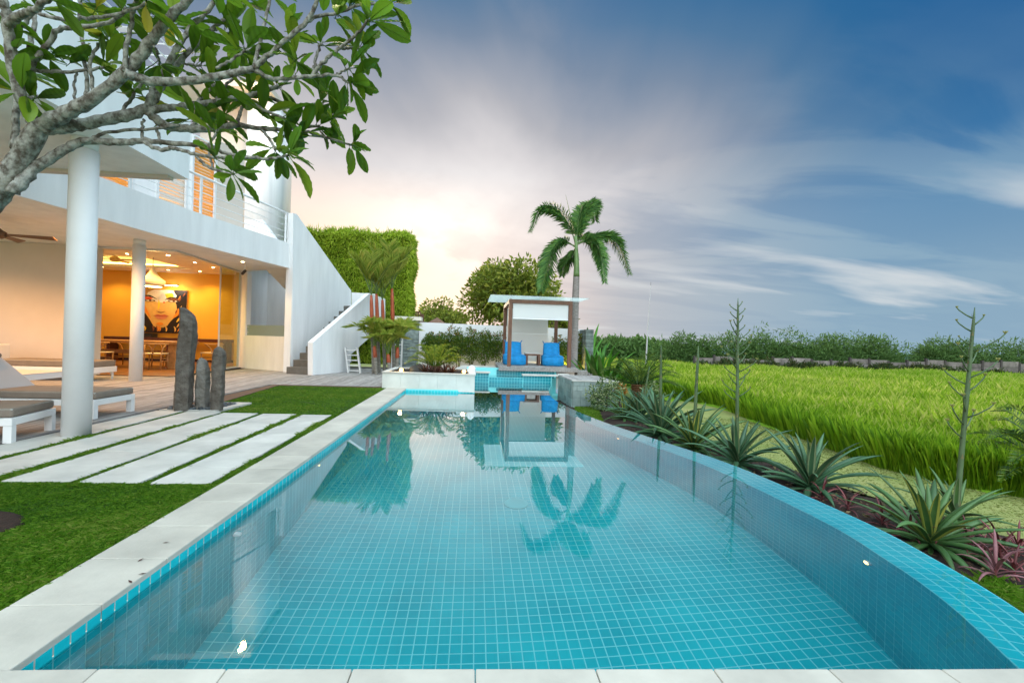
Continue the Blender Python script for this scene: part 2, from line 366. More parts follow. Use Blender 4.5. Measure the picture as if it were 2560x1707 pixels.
# garden sheet left of the pool (under lawn, paving and planter)
lawn_soil = mat('lawn_soil', (.030, .055, .010), .95, col2=(.05, .085, .014), vscale=12, bump=.5, bscale=60)
lw = MB().box(-6.8, -2.45, .4, 14.05, -.4, -.03)
lawn = tag(lw.build('lawn', lawn_soil), kind='structure')
# soil bed and strip of lawn beyond the infinity edge
BZL = -.68                          # level of the garden below the infinity edge
BE = np.array([G(px, py, BZL)[:2] for px, py in ((2560, 1361), (2404, 1307), (2111, 1221), (1950, 1168), (1800, 1108), (1640, 1045), (1560, 1018))]); BE = BE[np.argsort(BE[:, 1])]; BE = np.vstack([[BE[0, 0]+.2, .5], BE, [BE[-1, 0]+.3, 17]])
def bed_edge(y):                     # far side of the planting bed
    return np.interp(y, BE[:, 1], BE[:, 0])
ys = np.linspace(1.2, 17, 60)
bd = MB(); vs = []; fs = []
for i, y in enumerate(ys):
    x0 = outer_x(max(y, 1.9))+.02 if y >= 1.9 else 3.2; x1 = bed_edge(y)
    for j in range(9):
        t = j/8; x = x0*(1-t)+x1*t
        z = BZL+.06*sin(pi*t)+.02*sin(9*x+4*y)+.02*sin(13*y-7*x); vs.append((x, y, z))
for i in range(len(ys)-1):
    for j in range(8): a = i*9+j; fs.append((a, a+1, a+10, a+9))
bed = tag(bd.add(vs, fs).build('planting_bed', soil, smooth=True), kind='structure')
bs_ = MB(); vs = []; fs = []
for i, y in enumerate(ys):
    vs += [(bed_edge(y)-.03, y, BZL+.012), (bed_edge(y)+9, y+1.5, BZL-.03)]
for i in range(len(ys)-1): fs.append((2*i, 2*i+1, 2*i+3, 2*i+2))
mown = mat('mown_grass', (.19, .24, .055), .95, col2=(.30, .30, .10), vscale=1.3, bump=.6, bscale=70, detail=8)
strip = tag(bs_.add(vs, fs).build('mown_path', mown), kind='structure')
# ------------------------------------------------------------------ the pool
pool = empty('swimming_pool', (0, 8, 0), label='long teal tiled swimming pool with a curved overflowing edge and pale stone coping', cat='pool')
pool.matrix_world = Matrix.Identity(4)
XL = -1.98; PXR = .06; PYF = 13.75; SPY = 17.5
sh = MB()   # grout-coloured shell
rows = np.unique(np.r_[np.linspace(1.95, PYF, 60), np.linspace(PYF, SPY, 12)])
def inner_x(y): return np.interp(y, INN[:, 1], INN[:, 0])
v = []; f = []
for y in rows: v += [(XL if y <= PYF+1e-6 else PXR, y, FLOOR), (inner_x(min(max(y, INN[0, 1]), INN[-1, 1])), y, FLOOR)]
for i in range(len(rows)-1): f.append((2*i, 2*i+1, 2*i+3, 2*i+2))
sh.add(v, f)
sh.add([(XL, 1.95, FLOOR), (XL, PYF, FLOOR), (XL, PYF, -.085), (XL, 1.95, -.085)], [(0, 3, 2, 1)])
sh.add([(XL, PYF, FLOOR), (PXR, PYF, FLOOR), (PXR, PYF, .0), (XL, PYF, 0)], [(0, 3, 2, 1)])
sh.add([(PXR, PYF, FLOOR), (PXR, SPY, FLOOR), (PXR, SPY, 0), (PXR, PYF, 0)], [(0, 3, 2, 1)])
sh.add([(XL-.6, 1.95, FLOOR), (4, 1.95, FLOOR), (4, 1.95, -.1), (XL-.6, 1.95, -.1)], [(0, 1, 2, 3)])
n = len(INN); v = [(p[0], p[1], FLOOR) for p in INN]+[(p[0], p[1], W-.016) for p in INN]+[(p[0], p[1], W-.016) for p in OUT]+[(p[0], p[1], -.95) for p in OUT]
f = []
for i in range(n-1):
    f += [(i, i+1, n+i+1, n+i), (n+i, n+i+1, 2*n+i+1, 2*n+i), (2*n+i, 2*n+i+1, 3*n+i+1, 3*n+i)]
sh.add(v, f)
sh.build('shell', grout, pool)
# tiles: centre, two in-plane axes, outward normal
def tile_arrays(C_, U_, V_, Nn, su, sv, th=.0015):
    C_, U_, V_, Nn = (np.asarray(a, float) for a in (C_, U_, V_, Nn)); m = len(C_)
    su = np.broadcast_to(su, m)[:, None]; sv = np.broadcast_to(sv, m)[:, None]
    c = [C_-U_*su/2-V_*sv/2, C_+U_*su/2-V_*sv/2, C_+U_*su/2+V_*sv/2, C_-U_*su/2+V_*sv/2]
    tp = [C_-U_*su*.49-V_*sv*.49+Nn*th, C_+U_*su*.49-V_*sv*.49+Nn*th, C_+U_*su*.49+V_*sv*.49+Nn*th, C_-U_*su*.49+V_*sv*.49+Nn*th]
    Vt = np.stack(c+tp, 1).reshape(-1, 3); i = np.arange(m)[:, None]*8
    q = np.concatenate([i+np.array([a]) for a in ((4, 5, 6, 7), (0, 1, 5, 4), (1, 2, 6, 5), (2, 3, 7, 6), (3, 0, 4, 7))])
    return Vt, q
TS = TP*.905
sets = []            # (C,U,V,N,su,sv)
def tset(C_, u, v, n_, su=TS, sv=TS):
    C_ = np.array(C_); m = len(C_)
    sets.append((C_, np.broadcast_to(np.array(u, float), (m, 3)), np.broadcast_to(np.array(v, float), (m, 3)), np.broadcast_to(np.array(n_, float), (m, 3)), su, sv))
fl = []
ny = int((SPY-2.0)/TP); x0g = .07-40*TP
for j in range(ny):
    y = 3.078-12*TP+TP/2+j*TP
    if y > SPY-.05 or y < 2.0: continue
    xl = XL if y < PYF else PXR; xr = inner_x(min(max(y, INN[0, 1]), INN[-1, 1]))
    for i in range(120):
        x = x0g+TP/2+i*TP
        if xl-TP/2 < x < xr+TP/2: fl.append((x, y, FLOOR))
tset(fl, (1, 0, 0), (0, 1, 0), (0, 0, 1))
lwt = [(XL, 2.216*1.07+TP/2+j*TP-4*TP, W-.02-TP*i+TP*.35) for j in range(124) for i in range(17) if 2.0 < 2.216*1.07+TP/2+j*TP-4*TP < PYF-.04]
tset(lwt, (0, 1, 0), (0, 0, 1), (1, 0, 0))
fw = [(XL+TP/2+i*TP, PYF, W-.02-TP*k+TP*.35) for i in range(21) for k in range(17)]
tset(fw, (1, 0, 0), (0, 0, 1), (0, -1, 0))
cw = [(PXR, PYF+TP/2+i*TP, W-.02-TP*k+TP*.35) for i in range(39) for k in range(17)]
tset(cw, (0, 1, 0), (0, 0, 1), (1, 0, 0))
mid = (INN[:-1]+INN[1:])/2; tg = unit(np.diff(INN, axis=0)); ln = np.hypot(*np.diff(INN, axis=0).T)*.93; m3 = np.zeros((len(mid), 1))
nn = np.c_[np.stack([-tg[:, 1], tg[:, 0]], 1), m3]; t3 = np.c_[tg, m3]
for k in range(17):
    z = W-.022-TP*(k+.5)
    sets.append((np.c_[mid, np.full(len(mid), z)], t3, np.broadcast_to(np.array([0, 0, 1.]), (len(mid), 3)), nn, ln, TS))
for k in range(4):
    q = OUT*(1-(k+.5)/4)+INN*((k+.5)/4); c = (q[:-1]+q[1:])/2
    sets.append((np.c_[c, np.full(len(c), W-.016)], t3, nn, np.broadcast_to(np.array([0, 0, 1.]), (len(mid), 3)), np.hypot(*np.diff(q, axis=0).T)*.90, RIMW/4*.88))
# steps at the far end under the spa wall
stp = MB(); step_t = []
for (ya, zt) in ((14.55, -1.25), (15.2, -.90), (15.85, -.55), (16.5, -.30)):
    stp.box(PXR+.002, 2.75, ya, SPY-.002, FLOOR+.002, zt)
    for i in range(28):
        x = PXR+TP/2+i*TP
        for j in range(int((SPY-ya)/TP)):
            y = ya+TP/2+j*TP
            if j < 7 and x < inner_x(min(y, INN[-1, 1])) : step_t.append((x, y, zt))
stp.build('step', grout, pool)
tset(step_t, (1, 0, 0), (0, 1, 0), (0, 0, 1))
# the tiles that show largest are pieces of their own, the rest are one field
base_t = MB(); a = TS/2; b = a*.98; t = .0015
base_t.add([(-a,-a,0),(a,-a,0),(a,a,0),(-a,a,0),(-b,-b,t),(b,-b,t),(b,b,t),(-b,b,t)], [(4,5,6,7),(0,1,5,4),(1,2,6,5),(2,3,7,6),(3,0,4,7)])
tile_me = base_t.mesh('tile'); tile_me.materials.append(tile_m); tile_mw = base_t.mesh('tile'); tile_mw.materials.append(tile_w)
VV = {0: [], 1: []}; FF = {0: [], 1: []}; off = {0: 0, 1: 0}
cand = []
for si, (C_, U_, V_, Nn, su, sv) in enumerate(sets):
    dist = np.linalg.norm(C_-_C, axis=1); face = np.abs(((C_-_C)*Nn).sum(1))/dist
    k = ((C_-_C)@_F); px = 1280+FPX*((C_-_C)@_r)/k
    py = 853.5-FPX*((C_-_C)@_u)/k
    s_px = np.sqrt(face)/dist
    s_px[(px < 40) | (px > 2540) | (py > 1640+ (280 if si == 0 else 0))] = 0
    if si == 0: s_px[C_[:, 1] < 3.06] = 0; s_px *= 1.15
    cand += [(s, si, i) for i, s in enumerate(s_px)]
cand.sort(reverse=True); chosen = {}
for s, si, i in cand[:300]: chosen.setdefault(si, set()).add(i)
for si, (C_, U_, V_, Nn, su, sv) in enumerate(sets):
    keep = np.ones(len(C_), bool)
    for i in chosen.get(si, ()):
        keep[i] = False
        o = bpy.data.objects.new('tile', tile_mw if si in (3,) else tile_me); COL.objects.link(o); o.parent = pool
        sx = (np.broadcast_to(su, len(C_))[i])/TS; sy = (np.broadcast_to(sv, len(C_))[i])/TS
        m_ = Matrix.Identity(4)
        for r_ in range(3): m_[r_][0] = U_[i][r_]*sx; m_[r_][1] = V_[i][r_]*sy; m_[r_][2] = Nn[i][r_]; m_[r_][3] = C_[i][r_]
        o.matrix_world = m_
    if keep.any():
        sub = [np.broadcast_to(x, len(C_))[keep] if np.ndim(x) < 2 else x[keep] for x in (C_, U_, V_, Nn, su, sv)]
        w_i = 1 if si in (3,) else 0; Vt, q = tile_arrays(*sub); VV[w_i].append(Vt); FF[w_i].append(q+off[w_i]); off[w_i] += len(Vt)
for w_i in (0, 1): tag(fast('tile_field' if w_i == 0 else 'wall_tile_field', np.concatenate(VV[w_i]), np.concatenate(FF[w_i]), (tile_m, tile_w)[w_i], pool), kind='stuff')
# coping: left run and near run, each slab a piece
def quad_slab(name, q, z0, z1, m, parent, bev=.006):
    return MB().prism(q, z0, z1).build(name, m, parent, bevel=bev, seg=2)
def cop_out(y): return np.interp(y, [2, 14], [-2.445, -2.57])
y = 2.13+.0; k = 0
while y < 13.95:
    y1 = min(y+.53, 13.98); gp = .0025
    xi = XL
    quad_slab('coping_slab', [(cop_out(y), y+gp), (xi, y+gp), (xi, y1-gp), (cop_out(y1), y1-gp)], -.085, 0, stone, pool); y = y1
def ne(x): return np.interp(x, [-1.85, 2.66], [2.155, 1.965])
x = .05-.55*6
while x < 3.6:
    x1 = x+.55; gp = .002
    quad_slab('coping_slab', [(x+gp, ne(x)-.56), (x1-gp, ne(x1)-.56), (x1-gp, ne(x1)-.004), (x+gp, ne(x)-.004)], -.075, .012, stone, pool); x = x1
MB().box(-2.9, 3.6, 1.1, 1.93, -.6, -.08).build('near_wall', grout, pool)
# water
wat = bpy.data.materials.new('pool_water'); wat.use_nodes = True; t = wat.node_tree; t.nodes.clear()
_o = t.nodes.new('ShaderNodeOutputMaterial'); _m = t.nodes.new('ShaderNodeMixShader'); _rf = t.nodes.new('ShaderNodeBsdfRefraction'); _gl = t.nodes.new('ShaderNodeBsdfGlossy'); _fr = t.nodes.new('ShaderNodeFresnel'); _mu = t.nodes.new('ShaderNodeMath')
_rf.inputs['Color'].default_value = (.93, 1, 1, 1); _rf.inputs['IOR'].default_value = 1.333; _rf.inputs['Roughness'].default_value = 0; _gl.inputs['Roughness'].default_value = .012; _fr.inputs[0].default_value = 1.333
_mu.operation = 'MULTIPLY'; _mu.use_clamp = True; _mu.inputs[1].default_value = 2.0          # very glossy, calm surface
tn = t.nodes.new('ShaderNodeTexNoise'); tn.inputs['Scale'].default_value = 1.2; tn.inputs['Detail'].default_value = 2
tcn = t.nodes.new('ShaderNodeTexCoord'); t.links.new(tcn.outputs['Object'], tn.inputs['Vector'])
bp = t.nodes.new('ShaderNodeBump'); bp.inputs['Strength'].default_value = .012; bp.inputs['Distance'].default_value = .02; t.links.new(tn.outputs[0], bp.inputs['Height'])
for n_ in (_rf, _gl, _fr): t.links.new(bp.outputs[0], n_.inputs['Normal'])
t.links.new(_fr.outputs[0], _mu.inputs[0]); t.links.new(_mu.outputs[0], _m.inputs[0]); t.links.new(_rf.outputs[0], _m.inputs[1]); t.links.new(_gl.outputs[0], _m.inputs[2]); t.links.new(_m.outputs[0], _o.inputs[0])
v = []; f = []
rows = np.unique(np.r_[np.linspace(1.96, PYF-.002, 80), np.linspace(PYF, SPY-.002, 20)])
for y in rows: v += [(XL+.001 if y < PYF-1e-3 else PXR+.001, y, W), (outer_x(min(max(y, OUT[0, 1]), OUT[-1, 1]))-.002, y, W)]
for i in range(len(rows)-1): f.append((2*i, 2*i+1, 2*i+3, 2*i+2))
tag(MB().add(v, f).build('pool_water', wat), kind='structure')
# underwater lamps and a wall inlet
lampface = mat('pool_lamp_lens', (1, .85, .5), .3, emit=(1, .66, .18), estr=3)
def pool_light(p, nrm):
    nrm = np.array(nrm, float); o = MB().tube([np.array(p), np.array(p)+nrm*.02], .035, 16).build('pool_light', whitemetal, pool)
    MB().tube([np.array(p)+nrm*.02, np.array(p)+nrm*.024], .026, 16).build('lens', lampface, o)
pool_light((XL+.004, 6.1, -.42), (1, 0, 0)); pool_light((XL+.004, 3.2, -1.45), (1, 0, 0)); pool_light((XL+.004, 11, -.40), (1, 0, 0))
for yy in (3.4, 7.9, 12.6):
    i = int(np.argmin(abs(INN[:, 1]-yy))); pool_light((INN[i, 0]+NRM[i, 0]*.006, INN[i, 1]+NRM[i, 1]*.006, -.42), (NRM[i, 0], NRM[i, 1], 0))
MB().tube([(XL+.004, 4.05, -.40), (XL+.05, 4.05, -.40)], [.04, .026], 14).build('inlet_nozzle', whitemetal, pool)
dr = MB().lathe([(.16, 0), (.16, .012), (.12, .016), (0.01, .016)], 28, (.62, 6.0, FLOOR+.008)).build('floor_drain', mat('drain_plastic', (.06, .55, .58), .5), pool)
# ------------------------------------------------------------------ paving strips, each slab a piece
path = empty('paving', (0, 0, 0), label='parallel strips of pale stone slabs with grass joints beside the pool', cat='paving')
strips = [((-3.14, -2.585), (-3.19, -2.66), 4.765, 8.92), ((-3.82, -3.25), (-3.92, -3.32), 4.79, 8.95), ((-4.53, -3.90), (-4.65, -4.03), 4.81, 8.99), ((-5.24, -4.70), (-5.33, -4.74), 3.8, 9.06), ((-5.95, -5.36), (-5.92, -5.45), 3.8, 9.10)]
for (fa, fb), (ba, bb), ya, yb in strips:
    nseg = round((yb-ya)/.6)
    for i in range(nseg):
        t0, t1 = i/nseg, (i+1)/nseg; y0 = ya+(yb-ya)*t0+.002; y1 = ya+(yb-ya)*t1-.002
        quad_slab('paving_slab', [(fa+(ba-fa)*t0, y0), (fb+(bb-fb)*t0, y0), (fb+(bb-fb)*t1, y1), (fa+(ba-fa)*t1, y1)], -.045, random.uniform(-.001, .002), stone2, path, .004)
# ------------------------------------------------------------------ lawn blades
gm = leafmat('lawn_grass', [(.022, .075, .002), (.055, .155, .004), (.105, .235, .008), (.20, .26, .04)], .6, .3)
def not_slabs(q):
    ok = np.ones(len(q), bool)
    for (fa, fb), (ba, bb), ya, yb in strips:
        t_ = (q[:, 1]-ya)/(yb-ya); xa = fa+(ba-fa)*t_; xb = fb+(bb-fb)*t_
        ok &= ~((q[:, 1] > ya-.004) & (q[:, 1] < yb+.004) & (q[:, 0] > xa-.006) & (q[:, 0] < xb+.006))
    return ok
q1 = scatter([(-5.2, 2.2), (-2.47, 2.2), (-2.50, 4.9), (-5.2, 4.9)], 120000, 1); q1 = q1[not_slabs(q1)]
# bare ring of soil round the frangipani
q1 = q1[np.hypot(q1[:, 0]+3.93, q1[:, 1]-3.5) > .56+.05*np.sin(q1[:, 0]*40)]
q2 = scatter([(-5.5, 4.7), (-2.49, 4.7), (-2.55, 9.0), (-5.5, 9.0)], 190000, 2); q2 = q2[not_slabs(q2)]
q3 = scatter([(-5.42, 9.0), (-2.55, 8.8), (-2.59, 13.95), (-5.75, 14.15), (-5.45, 10.5)], 60000, 3); q3 = q3[not_slabs(q3) & ~((q3[:, 0] < -4.74) & (q3[:, 1] < 10.3))]
parts_ = []
for q, h, wd, sd_ in ((q1, .040, .0042, 1), (q2, .045, .0055, 2), (q3, .032, .010, 3)):
    gk = np.random.default_rng(sd_+7); clump = np.clip(.8+sum(a_*np.sin(q@(f_*np.array([np.cos(th), np.sin(th)]))+ph) for a_, f_, th, ph in zip((.12, .12, .11, .10, .09, .07), (1.3, 2.6, 4.3, 7.7, 13., 23.), gk.uniform(0, 6.28, 6), gk.uniform(0, 6.28, 6))), .3, 1.4)
    P_ = np.c_[q, np.full(len(q), -.031)]; V_, F_, v_ = blades(P_, h*clump, wd, .9, .8, sd_)
    v_ = np.clip(v_*.75+np.repeat(clump-.75, 4)*.5+.12, 0, 1); parts_.append((V_, F_, v_))
o_ = 0; A = []; Bf = []; Cv = []
for V_, F_, v_ in parts_: A.append(V_); Bf.append(F_+o_); Cv.append(v_); o_ += len(V_)
tag(fast('lawn_grass', np.concatenate(A), np.concatenate(Bf), gm, None, np.concatenate(Cv)), 'short green lawn grass between pool coping, paving strips and deck', 'grass', kind='stuff')
# ------------------------------------------------------------------ deck: every board a piece
deckm = mat('grey_weathered_board', (.40, .375, .35), .8, col2=(.20, .185, .17), vscale=5, bump=.35, bscale=30, stretch=(5, .35, 5), rnd=.2)
deck = empty('deck', (0, 0, 0), label='weathered grey timber deck running from the terrace to the pool stairs', cat='deck')
MB().prism([(-19, 3), (-5.96, 3), (-5.96, 14.2), (-2.74, 14.2), (-2.74, 24), (-19, 24)], -.3, -.028).build('deck_base', mat('deck_shadow_gap', (.05, .045, .04), .9), deck)
bw = .145; x = -16.2
while x < -2.80:
    xa, xb = x+.003, x+bw-.003
    ya = max(5.5, abs(x)/1.14) if xb < -5.95 else 14.22
    yb = 15.86 if x < -9.75 else 22.3
    if xa < -5.95 < xb: xb = -5.955
    y = ya; first = random.uniform(1.5, 5)
    while y < yb-.02:
        y1 = min(yb, y+first); first = random.uniform(4.2, 6.5)
        if yb-y1 < .5: y1 = yb
        MB().box(xa, xb, y+.0015, y1-.0015, -.026, random.uniform(-.0015, .0015)).build('board', deckm, deck); y = y1
    x += bw
MB().prism([(-5.94, 9.1), (-5.90, 9.1), (-5.43, 10.5), (-5.76, 14.16), (-5.80, 14.2), (-5.955, 14.2)], -.1, -.004).build('edge_board', mat('dark_edge_board', (.12, .075, .05), .8, var=.3, vscale=8), deck)
MB().box(-5.79, -2.74, 14.08, 14.215, -.1, -.004).build('edge_board', MATS['dark_edge_board'], deck)
# ================================================================== THE HOUSE
sc.unit_settings.scale_length = .72           # one unit of this script is about 0.72 m (stair risers, chairs and tiles then measure true)
CEIL = 4.17
warmwall = mat('interior_wall', (.80, .44, .06), .8, var=.04, vscale=.8)
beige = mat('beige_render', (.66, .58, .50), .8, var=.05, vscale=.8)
greyglass = bpy.data.materials.new('clear_glass'); greyglass.use_nodes = True
_t = greyglass.node_tree; _t.nodes.clear()
_o = _t.nodes.new('ShaderNodeOutputMaterial'); _m = _t.nodes.new('ShaderNodeMixShader'); _tr = _t.nodes.new('ShaderNodeBsdfTransparent'); _gl = _t.nodes.new('ShaderNodeBsdfGlossy'); _fr = _t.nodes.new('ShaderNodeFresnel')
_tr.inputs[0].default_value = (.90, .95, .91, 1); _gl.inputs['Roughness'].default_value = .01; _fr.inputs[0].default_value = 1.5
_ge = _t.nodes.new('ShaderNodeNewGeometry'); _mm = _t.nodes.new('ShaderNodeMath'); _mm.operation = 'SUBTRACT'; _mm.inputs[0].default_value = 1; _t.links.new(_ge.outputs['Backfacing'], _mm.inputs[1]); _mk = _t.nodes.new('ShaderNodeMath'); _mk.operation = 'MULTIPLY'; _t.links.new(_mm.outputs[0], _mk.inputs[0]); _t.links.new(_fr.outputs[0], _mk.inputs[1])
_t.links.new(_mk.outputs[0], _m.inputs[0]); _t.links.new(_tr.outputs[0], _m.inputs[1]); _t.links.new(_gl.outputs[0], _m.inputs[2]); _t.links.new(_m.outputs[0], _o.inputs[0])
frost = mat('frosted_glass', (.36, .46, .46), .35, trans=.35)
alu = mat('aluminium_frame', (.62, .62, .60), .4, metal=.3)
darkm = mat('dark_line', (.02, .018, .016), .6)
def PLANE(px, py, A, d):        # on the upright plane through A along d: (distance along, height)
    rr = ray(px, py); s, t = np.linalg.solve(np.array([[rr[0], -d[0]], [rr[1], -d[1]]]), np.array(A)-_C[:2]); return t, (_C+s*rr)[2]
house = empty('villa', (-9, 15, 0), label='white two-storey villa with a curved balcony over an open lit dining room', cat='house'); house.matrix_world = Matrix.Identity(4)
FAS = spline([(-9.75, 7.4), (-9.36, 10.1), (-9.08, 11.8), (-8.70, 14.1), (-7.42, 19.12)], 26)
ft = unit(np.gradient(FAS, axis=0)); FIN = FAS+np.stack([-ft[:, 1], ft[:, 0]], 1)*.26
# balcony parapet band, following the curve
v = []; f = []; n = len(FAS)
for z in (CEIL, 5.16):
    v += [(p[0], p[1], z) for p in FAS]+[(p[0], p[1], z) for p in FIN]
for i in range(n-1):
    a, b, c, d = i, i+1, n+i+1, n+i; A2 = 2*n
    f += [(a, d, c, b), (A2+a, A2+b, A2+c, A2+d), (a, b, A2+b, A2+a), (d, A2+d, A2+c, c)]
f += [(0, 2*n, 3*n, n), (n-1, 2*n-1, 4*n-1, 3*n-1)]
MB().add(v, f).build('balcony_parapet', white, house)
# terrace ceiling
MB().prism([(-18, 7.4)]+[tuple(p) for p in FIN]+[(-7.75, 19.2), (-10.2, 20.75), (-9.93, 15.93), (-18, 15.93)], CEIL+.006, CEIL+.2).build('terrace_ceiling', white, house)
MB().prism([(-18, 7.4)]+[tuple(p) for p in FIN]+[(-7.75, 19.2), (-10.5, 25), (-18, 25)], 4.86, 4.95).build('balcony_floor', white, house)
# terrace back wall, jambs, head beams
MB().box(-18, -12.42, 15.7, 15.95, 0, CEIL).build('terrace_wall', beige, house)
MB().box(-12.40, -12.18, 15.66, 15.98, 0, CEIL-.002).build('door_jamb', alu, house)
MB().prism([(-12.18, 15.80), (-9.80, 15.80), (-10.12, 20.6), (-10.32, 20.6), (-10.0, 15.98), (-12.18, 15.98)], CEIL-.06, CEIL+.004).build('door_head', alu, house)
# dining room
ROOMZ = 4.42
floor_in = mat('polished_floor', (.28, .13, .05), .28, var=.25, vscale=2)
MB().prism([(-20, 15.9), (-9.86, 15.9), (-10.12, 20.6), (-10.2, 24), (-20, 24)], -.06, .012).build('room_floor', floor_in, house)
MB().prism([(-12.3, 15.84), (-9.83, 15.84), (-10.06, 20.7), (-10.12, 20.7), (-9.89, 15.9), (-12.3, 15.9)], -.02, .02).build('door_track', darkm, house)
MB().box(-20, -10.2, 24, 24.2, 0, ROOMZ+.4).build('room_back_wall', warmwall, house)
MB().box(-20, -10.2, 23.96, 23.998, .01, .14).build('skirting', mat('dark_wood', (.05, .02, .01), .5), house)
MB().box(-20.2, -20, 15.95, 24, 0, ROOMZ+.4).build('room_side_wall', warmwall, house)
MB().box(-10.38, -10.2, 20.7, 24, 0, ROOMZ+.4).build('room_side_wall', warmwall, house)
MB().box(-10.19, -10.15, 20.72, 24.2, 0, ROOMZ+.4).build('passage_side_wall', white, house)
TX0, TX1, TY0, TY1 = -19.2, -13.3, 19.2, 22.5
cl = MB()
cl.box(-20, -10.2, 15.99, TY0, ROOMZ, ROOMZ+.12).box(-20, -10.2, TY1, 24, ROOMZ, ROOMZ+.12).box(-20, TX0, TY0, TY1, ROOMZ, ROOMZ+.12).box(TX1, -10.2, TY0, TY1, ROOMZ, ROOMZ+.12)
cl.build('room_ceiling', white, house)
MB().box(TX0-.3, TX1+.3, TY0-.3, TY1+.3, ROOMZ+.42, ROOMZ+.5).box(TX0-.3, TX1+.3, TY1+.25, TY1+.3, ROOMZ+.1, ROOMZ+.42).build('ceiling_tray', white, house)
# cove strips: lit tubes lying in the tray
cove = mat('cove_tube', (1, .8, .4), .5, emit=(1, .58, .13), estr=6)
for (a, b) in (((TX0-.12, TY1+.1), (TX1, TY1+.1)), ((TX0, TY0-.12), (TX1, TY0-.12))):
    MB().tube([(a[0], a[1], ROOMZ+.16), (b[0], b[1], ROOMZ+.16)], .03, 8).build('cove_light', cove, house)
dl_lens = mat('downlight_lens', (1, .9, .7), .4, emit=(1, .70, .34), estr=40)
def downlight(px, py, z, e, spot=2.3):
    p = G(px, py, z); o = MB().lathe([(.085, 0), (.085, -.012), (.062, -.014), (.06, .0)], 20, (p[0], p[1], z)).build('downlight', whitemetal, house)
    MB().lathe([(.058, -.004), (.058, -.0065), (.001, -.0065)], 20, (p[0], p[1], z)).build('lens', dl_lens, o)
    lamp('downlight_bulb', (p[0], p[1], z-.03), e, (1, .60, .17), .05, 'SPOT', o, spot)
for a in [(318, 634), (420, 638), (487, 656), (533, 668), (255, 667), (420, 674), (500, 678)]: downlight(*a, ROOMZ, 115)
downlight(607, 654, CEIL, 110)
for p in [(-10.2, 12.4), (-12.6, 12.4), (-15.0, 13.0), (-10.6, 9.6)]:
    o = MB().lathe([(.085, 0), (.085, -.012), (.062, -.014), (.06, .0)], 20, (p[0], p[1], CEIL+.004)).build('downlight', whitemetal, house)
    MB().lathe([(.058, -.004), (.058, -.0065), (.001, -.0065)], 20, (p[0], p[1], CEIL+.004)).build('lens', dl_lens, o); lamp('downlight_bulb', (p[0], p[1], CEIL-.03), 250, (1, .50, .17), .05, 'SPOT', o, 2.6)
# folded glass sliding panels on the open corner
for k in range(2):
    y0, y1 = 18.75+.05*k, 20.5-.02*k; x0, x1 = -9.97-.035*k, -10.08-.035*k
    o = MB().slab([(x0, y0, .03), (x1, y1, .03), (x1, y1, 4.09), (x0, y0, 4.09)], (.012, 0, 0)).build('glass_panel', greyglass, house)
    for (a, b) in (((x0, y0), (x0, y0)), ((x1, y1), (x1, y1))):
        MB().bar((a[0]-.004, a[1], .03), (a[0]-.004, a[1], 4.1), .03, .05).build('stile', alu, o)
    MB().bar((x0-.002, y0, .06), (x1-.002, y1, .06), .03, .07).build('rail', alu, o)
# passage right of the room: low wall, frosted glass band, far grey wall
ws = [(-10.12, 20.72), (-7.62, 19.18)]; wd = unit(np.array(ws[1])-np.array(ws[0])); wn = np.array([wd[1], -wd[0]])
def wbox(t0, t1, z0, z1, name, m, th=.2, off=0.0):
    Lw = np.hypot(*(np.array(ws[1])-np.array(ws[0]))); a = np.array(ws[0])+wd*t0*Lw-wn*off; b = np.array(ws[0])+wd*t1*Lw-wn*off
    return MB().prism([tuple(a), tuple(b), tuple(b-wn*th), tuple(a-wn*th)], z0, z1).build(name, m, house)
wbox(-.03, 1, 0, 1.42, 'passage_wall', white); wbox(-.03, .115, 1.42, CEIL, 'passage_pier', white)
wbox(.12, .995, 1.425, 1.87, 'frosted_band', frost, .02, .05)
for z in (1.52, 1.76): wbox(.115, .15, z, z+.06, 'glass_clamp', alu, .05, .035)
MB().prism([(-11.4, 23.2), (-9.05, 23.2), (-9.05, 23.4), (-11.4, 23.4)], 0, 4.4).build('passage_back_wall', white, house)
# stair: upper flight wall, post, soffit, lower flight parapet, treads
E1 = np.array([.208, .978]); BA = np.array([-7.30, 19.0]); nin = np.array([-E1[1], E1[0]])
def wallpoly(pix, A, d, th, name, m, fix=None):
    pts = []
    for (px, py) in pix:
        t, z = PLANE(px, py, A, d); pts.append((A[0]+d[0]*t, A[1]+d[1]*t, max(z, 0)))
    nrm = np.array([-d[1], d[0], 0])*th
    return MB().slab(pts, nrm).build(name, m, house)
wallpoly([(730, 930), (878, 905), (878, 727), (742, 535), (733, 533)], BA, E1, .22, 'stair_wall', white)
MB().prism([(-7.62, 19.02), (-7.33, 18.94), (-7.27, 19.2), (-7.56, 19.28)], 0, 6.36).build('stair_post', white, house)
o3 = BA+E1*5.0
a = BA+nin*.3; sf = MB().slab([(a[0], a[1], 4.75), (a[0]+E1[0]*5, a[1]+E1[1]*5, 2.2), (a[0]+E1[0]*5, a[1]+E1[1]*5, 2.0), (a[0], a[1], 4.55)], (nin[0]*1.4, nin[1]*1.4, 0)).build('upper_flight', white, house)
PA = np.array([-6.06, 17.72]); PD = np.array([.309, .951])
wallpoly([(782, 938), (875, 932), (875, 888), (963, 808), (963, 747), (925, 733), (782, 856)], PA, PD, .22, 'stair_parapet', white)
MB().slab([D(879, 731, 24.4), D(940, 735, 24.4), D(940, 812, 24.4), D(879, 880, 24.4)], (0, .2, 0)).build('landing_wall', white, house)
tread = mat('dark_tread_stone', (.13, .125, .11), .75, var=.2, vscale=5)
pn = np.array([-PD[1], PD[0]])
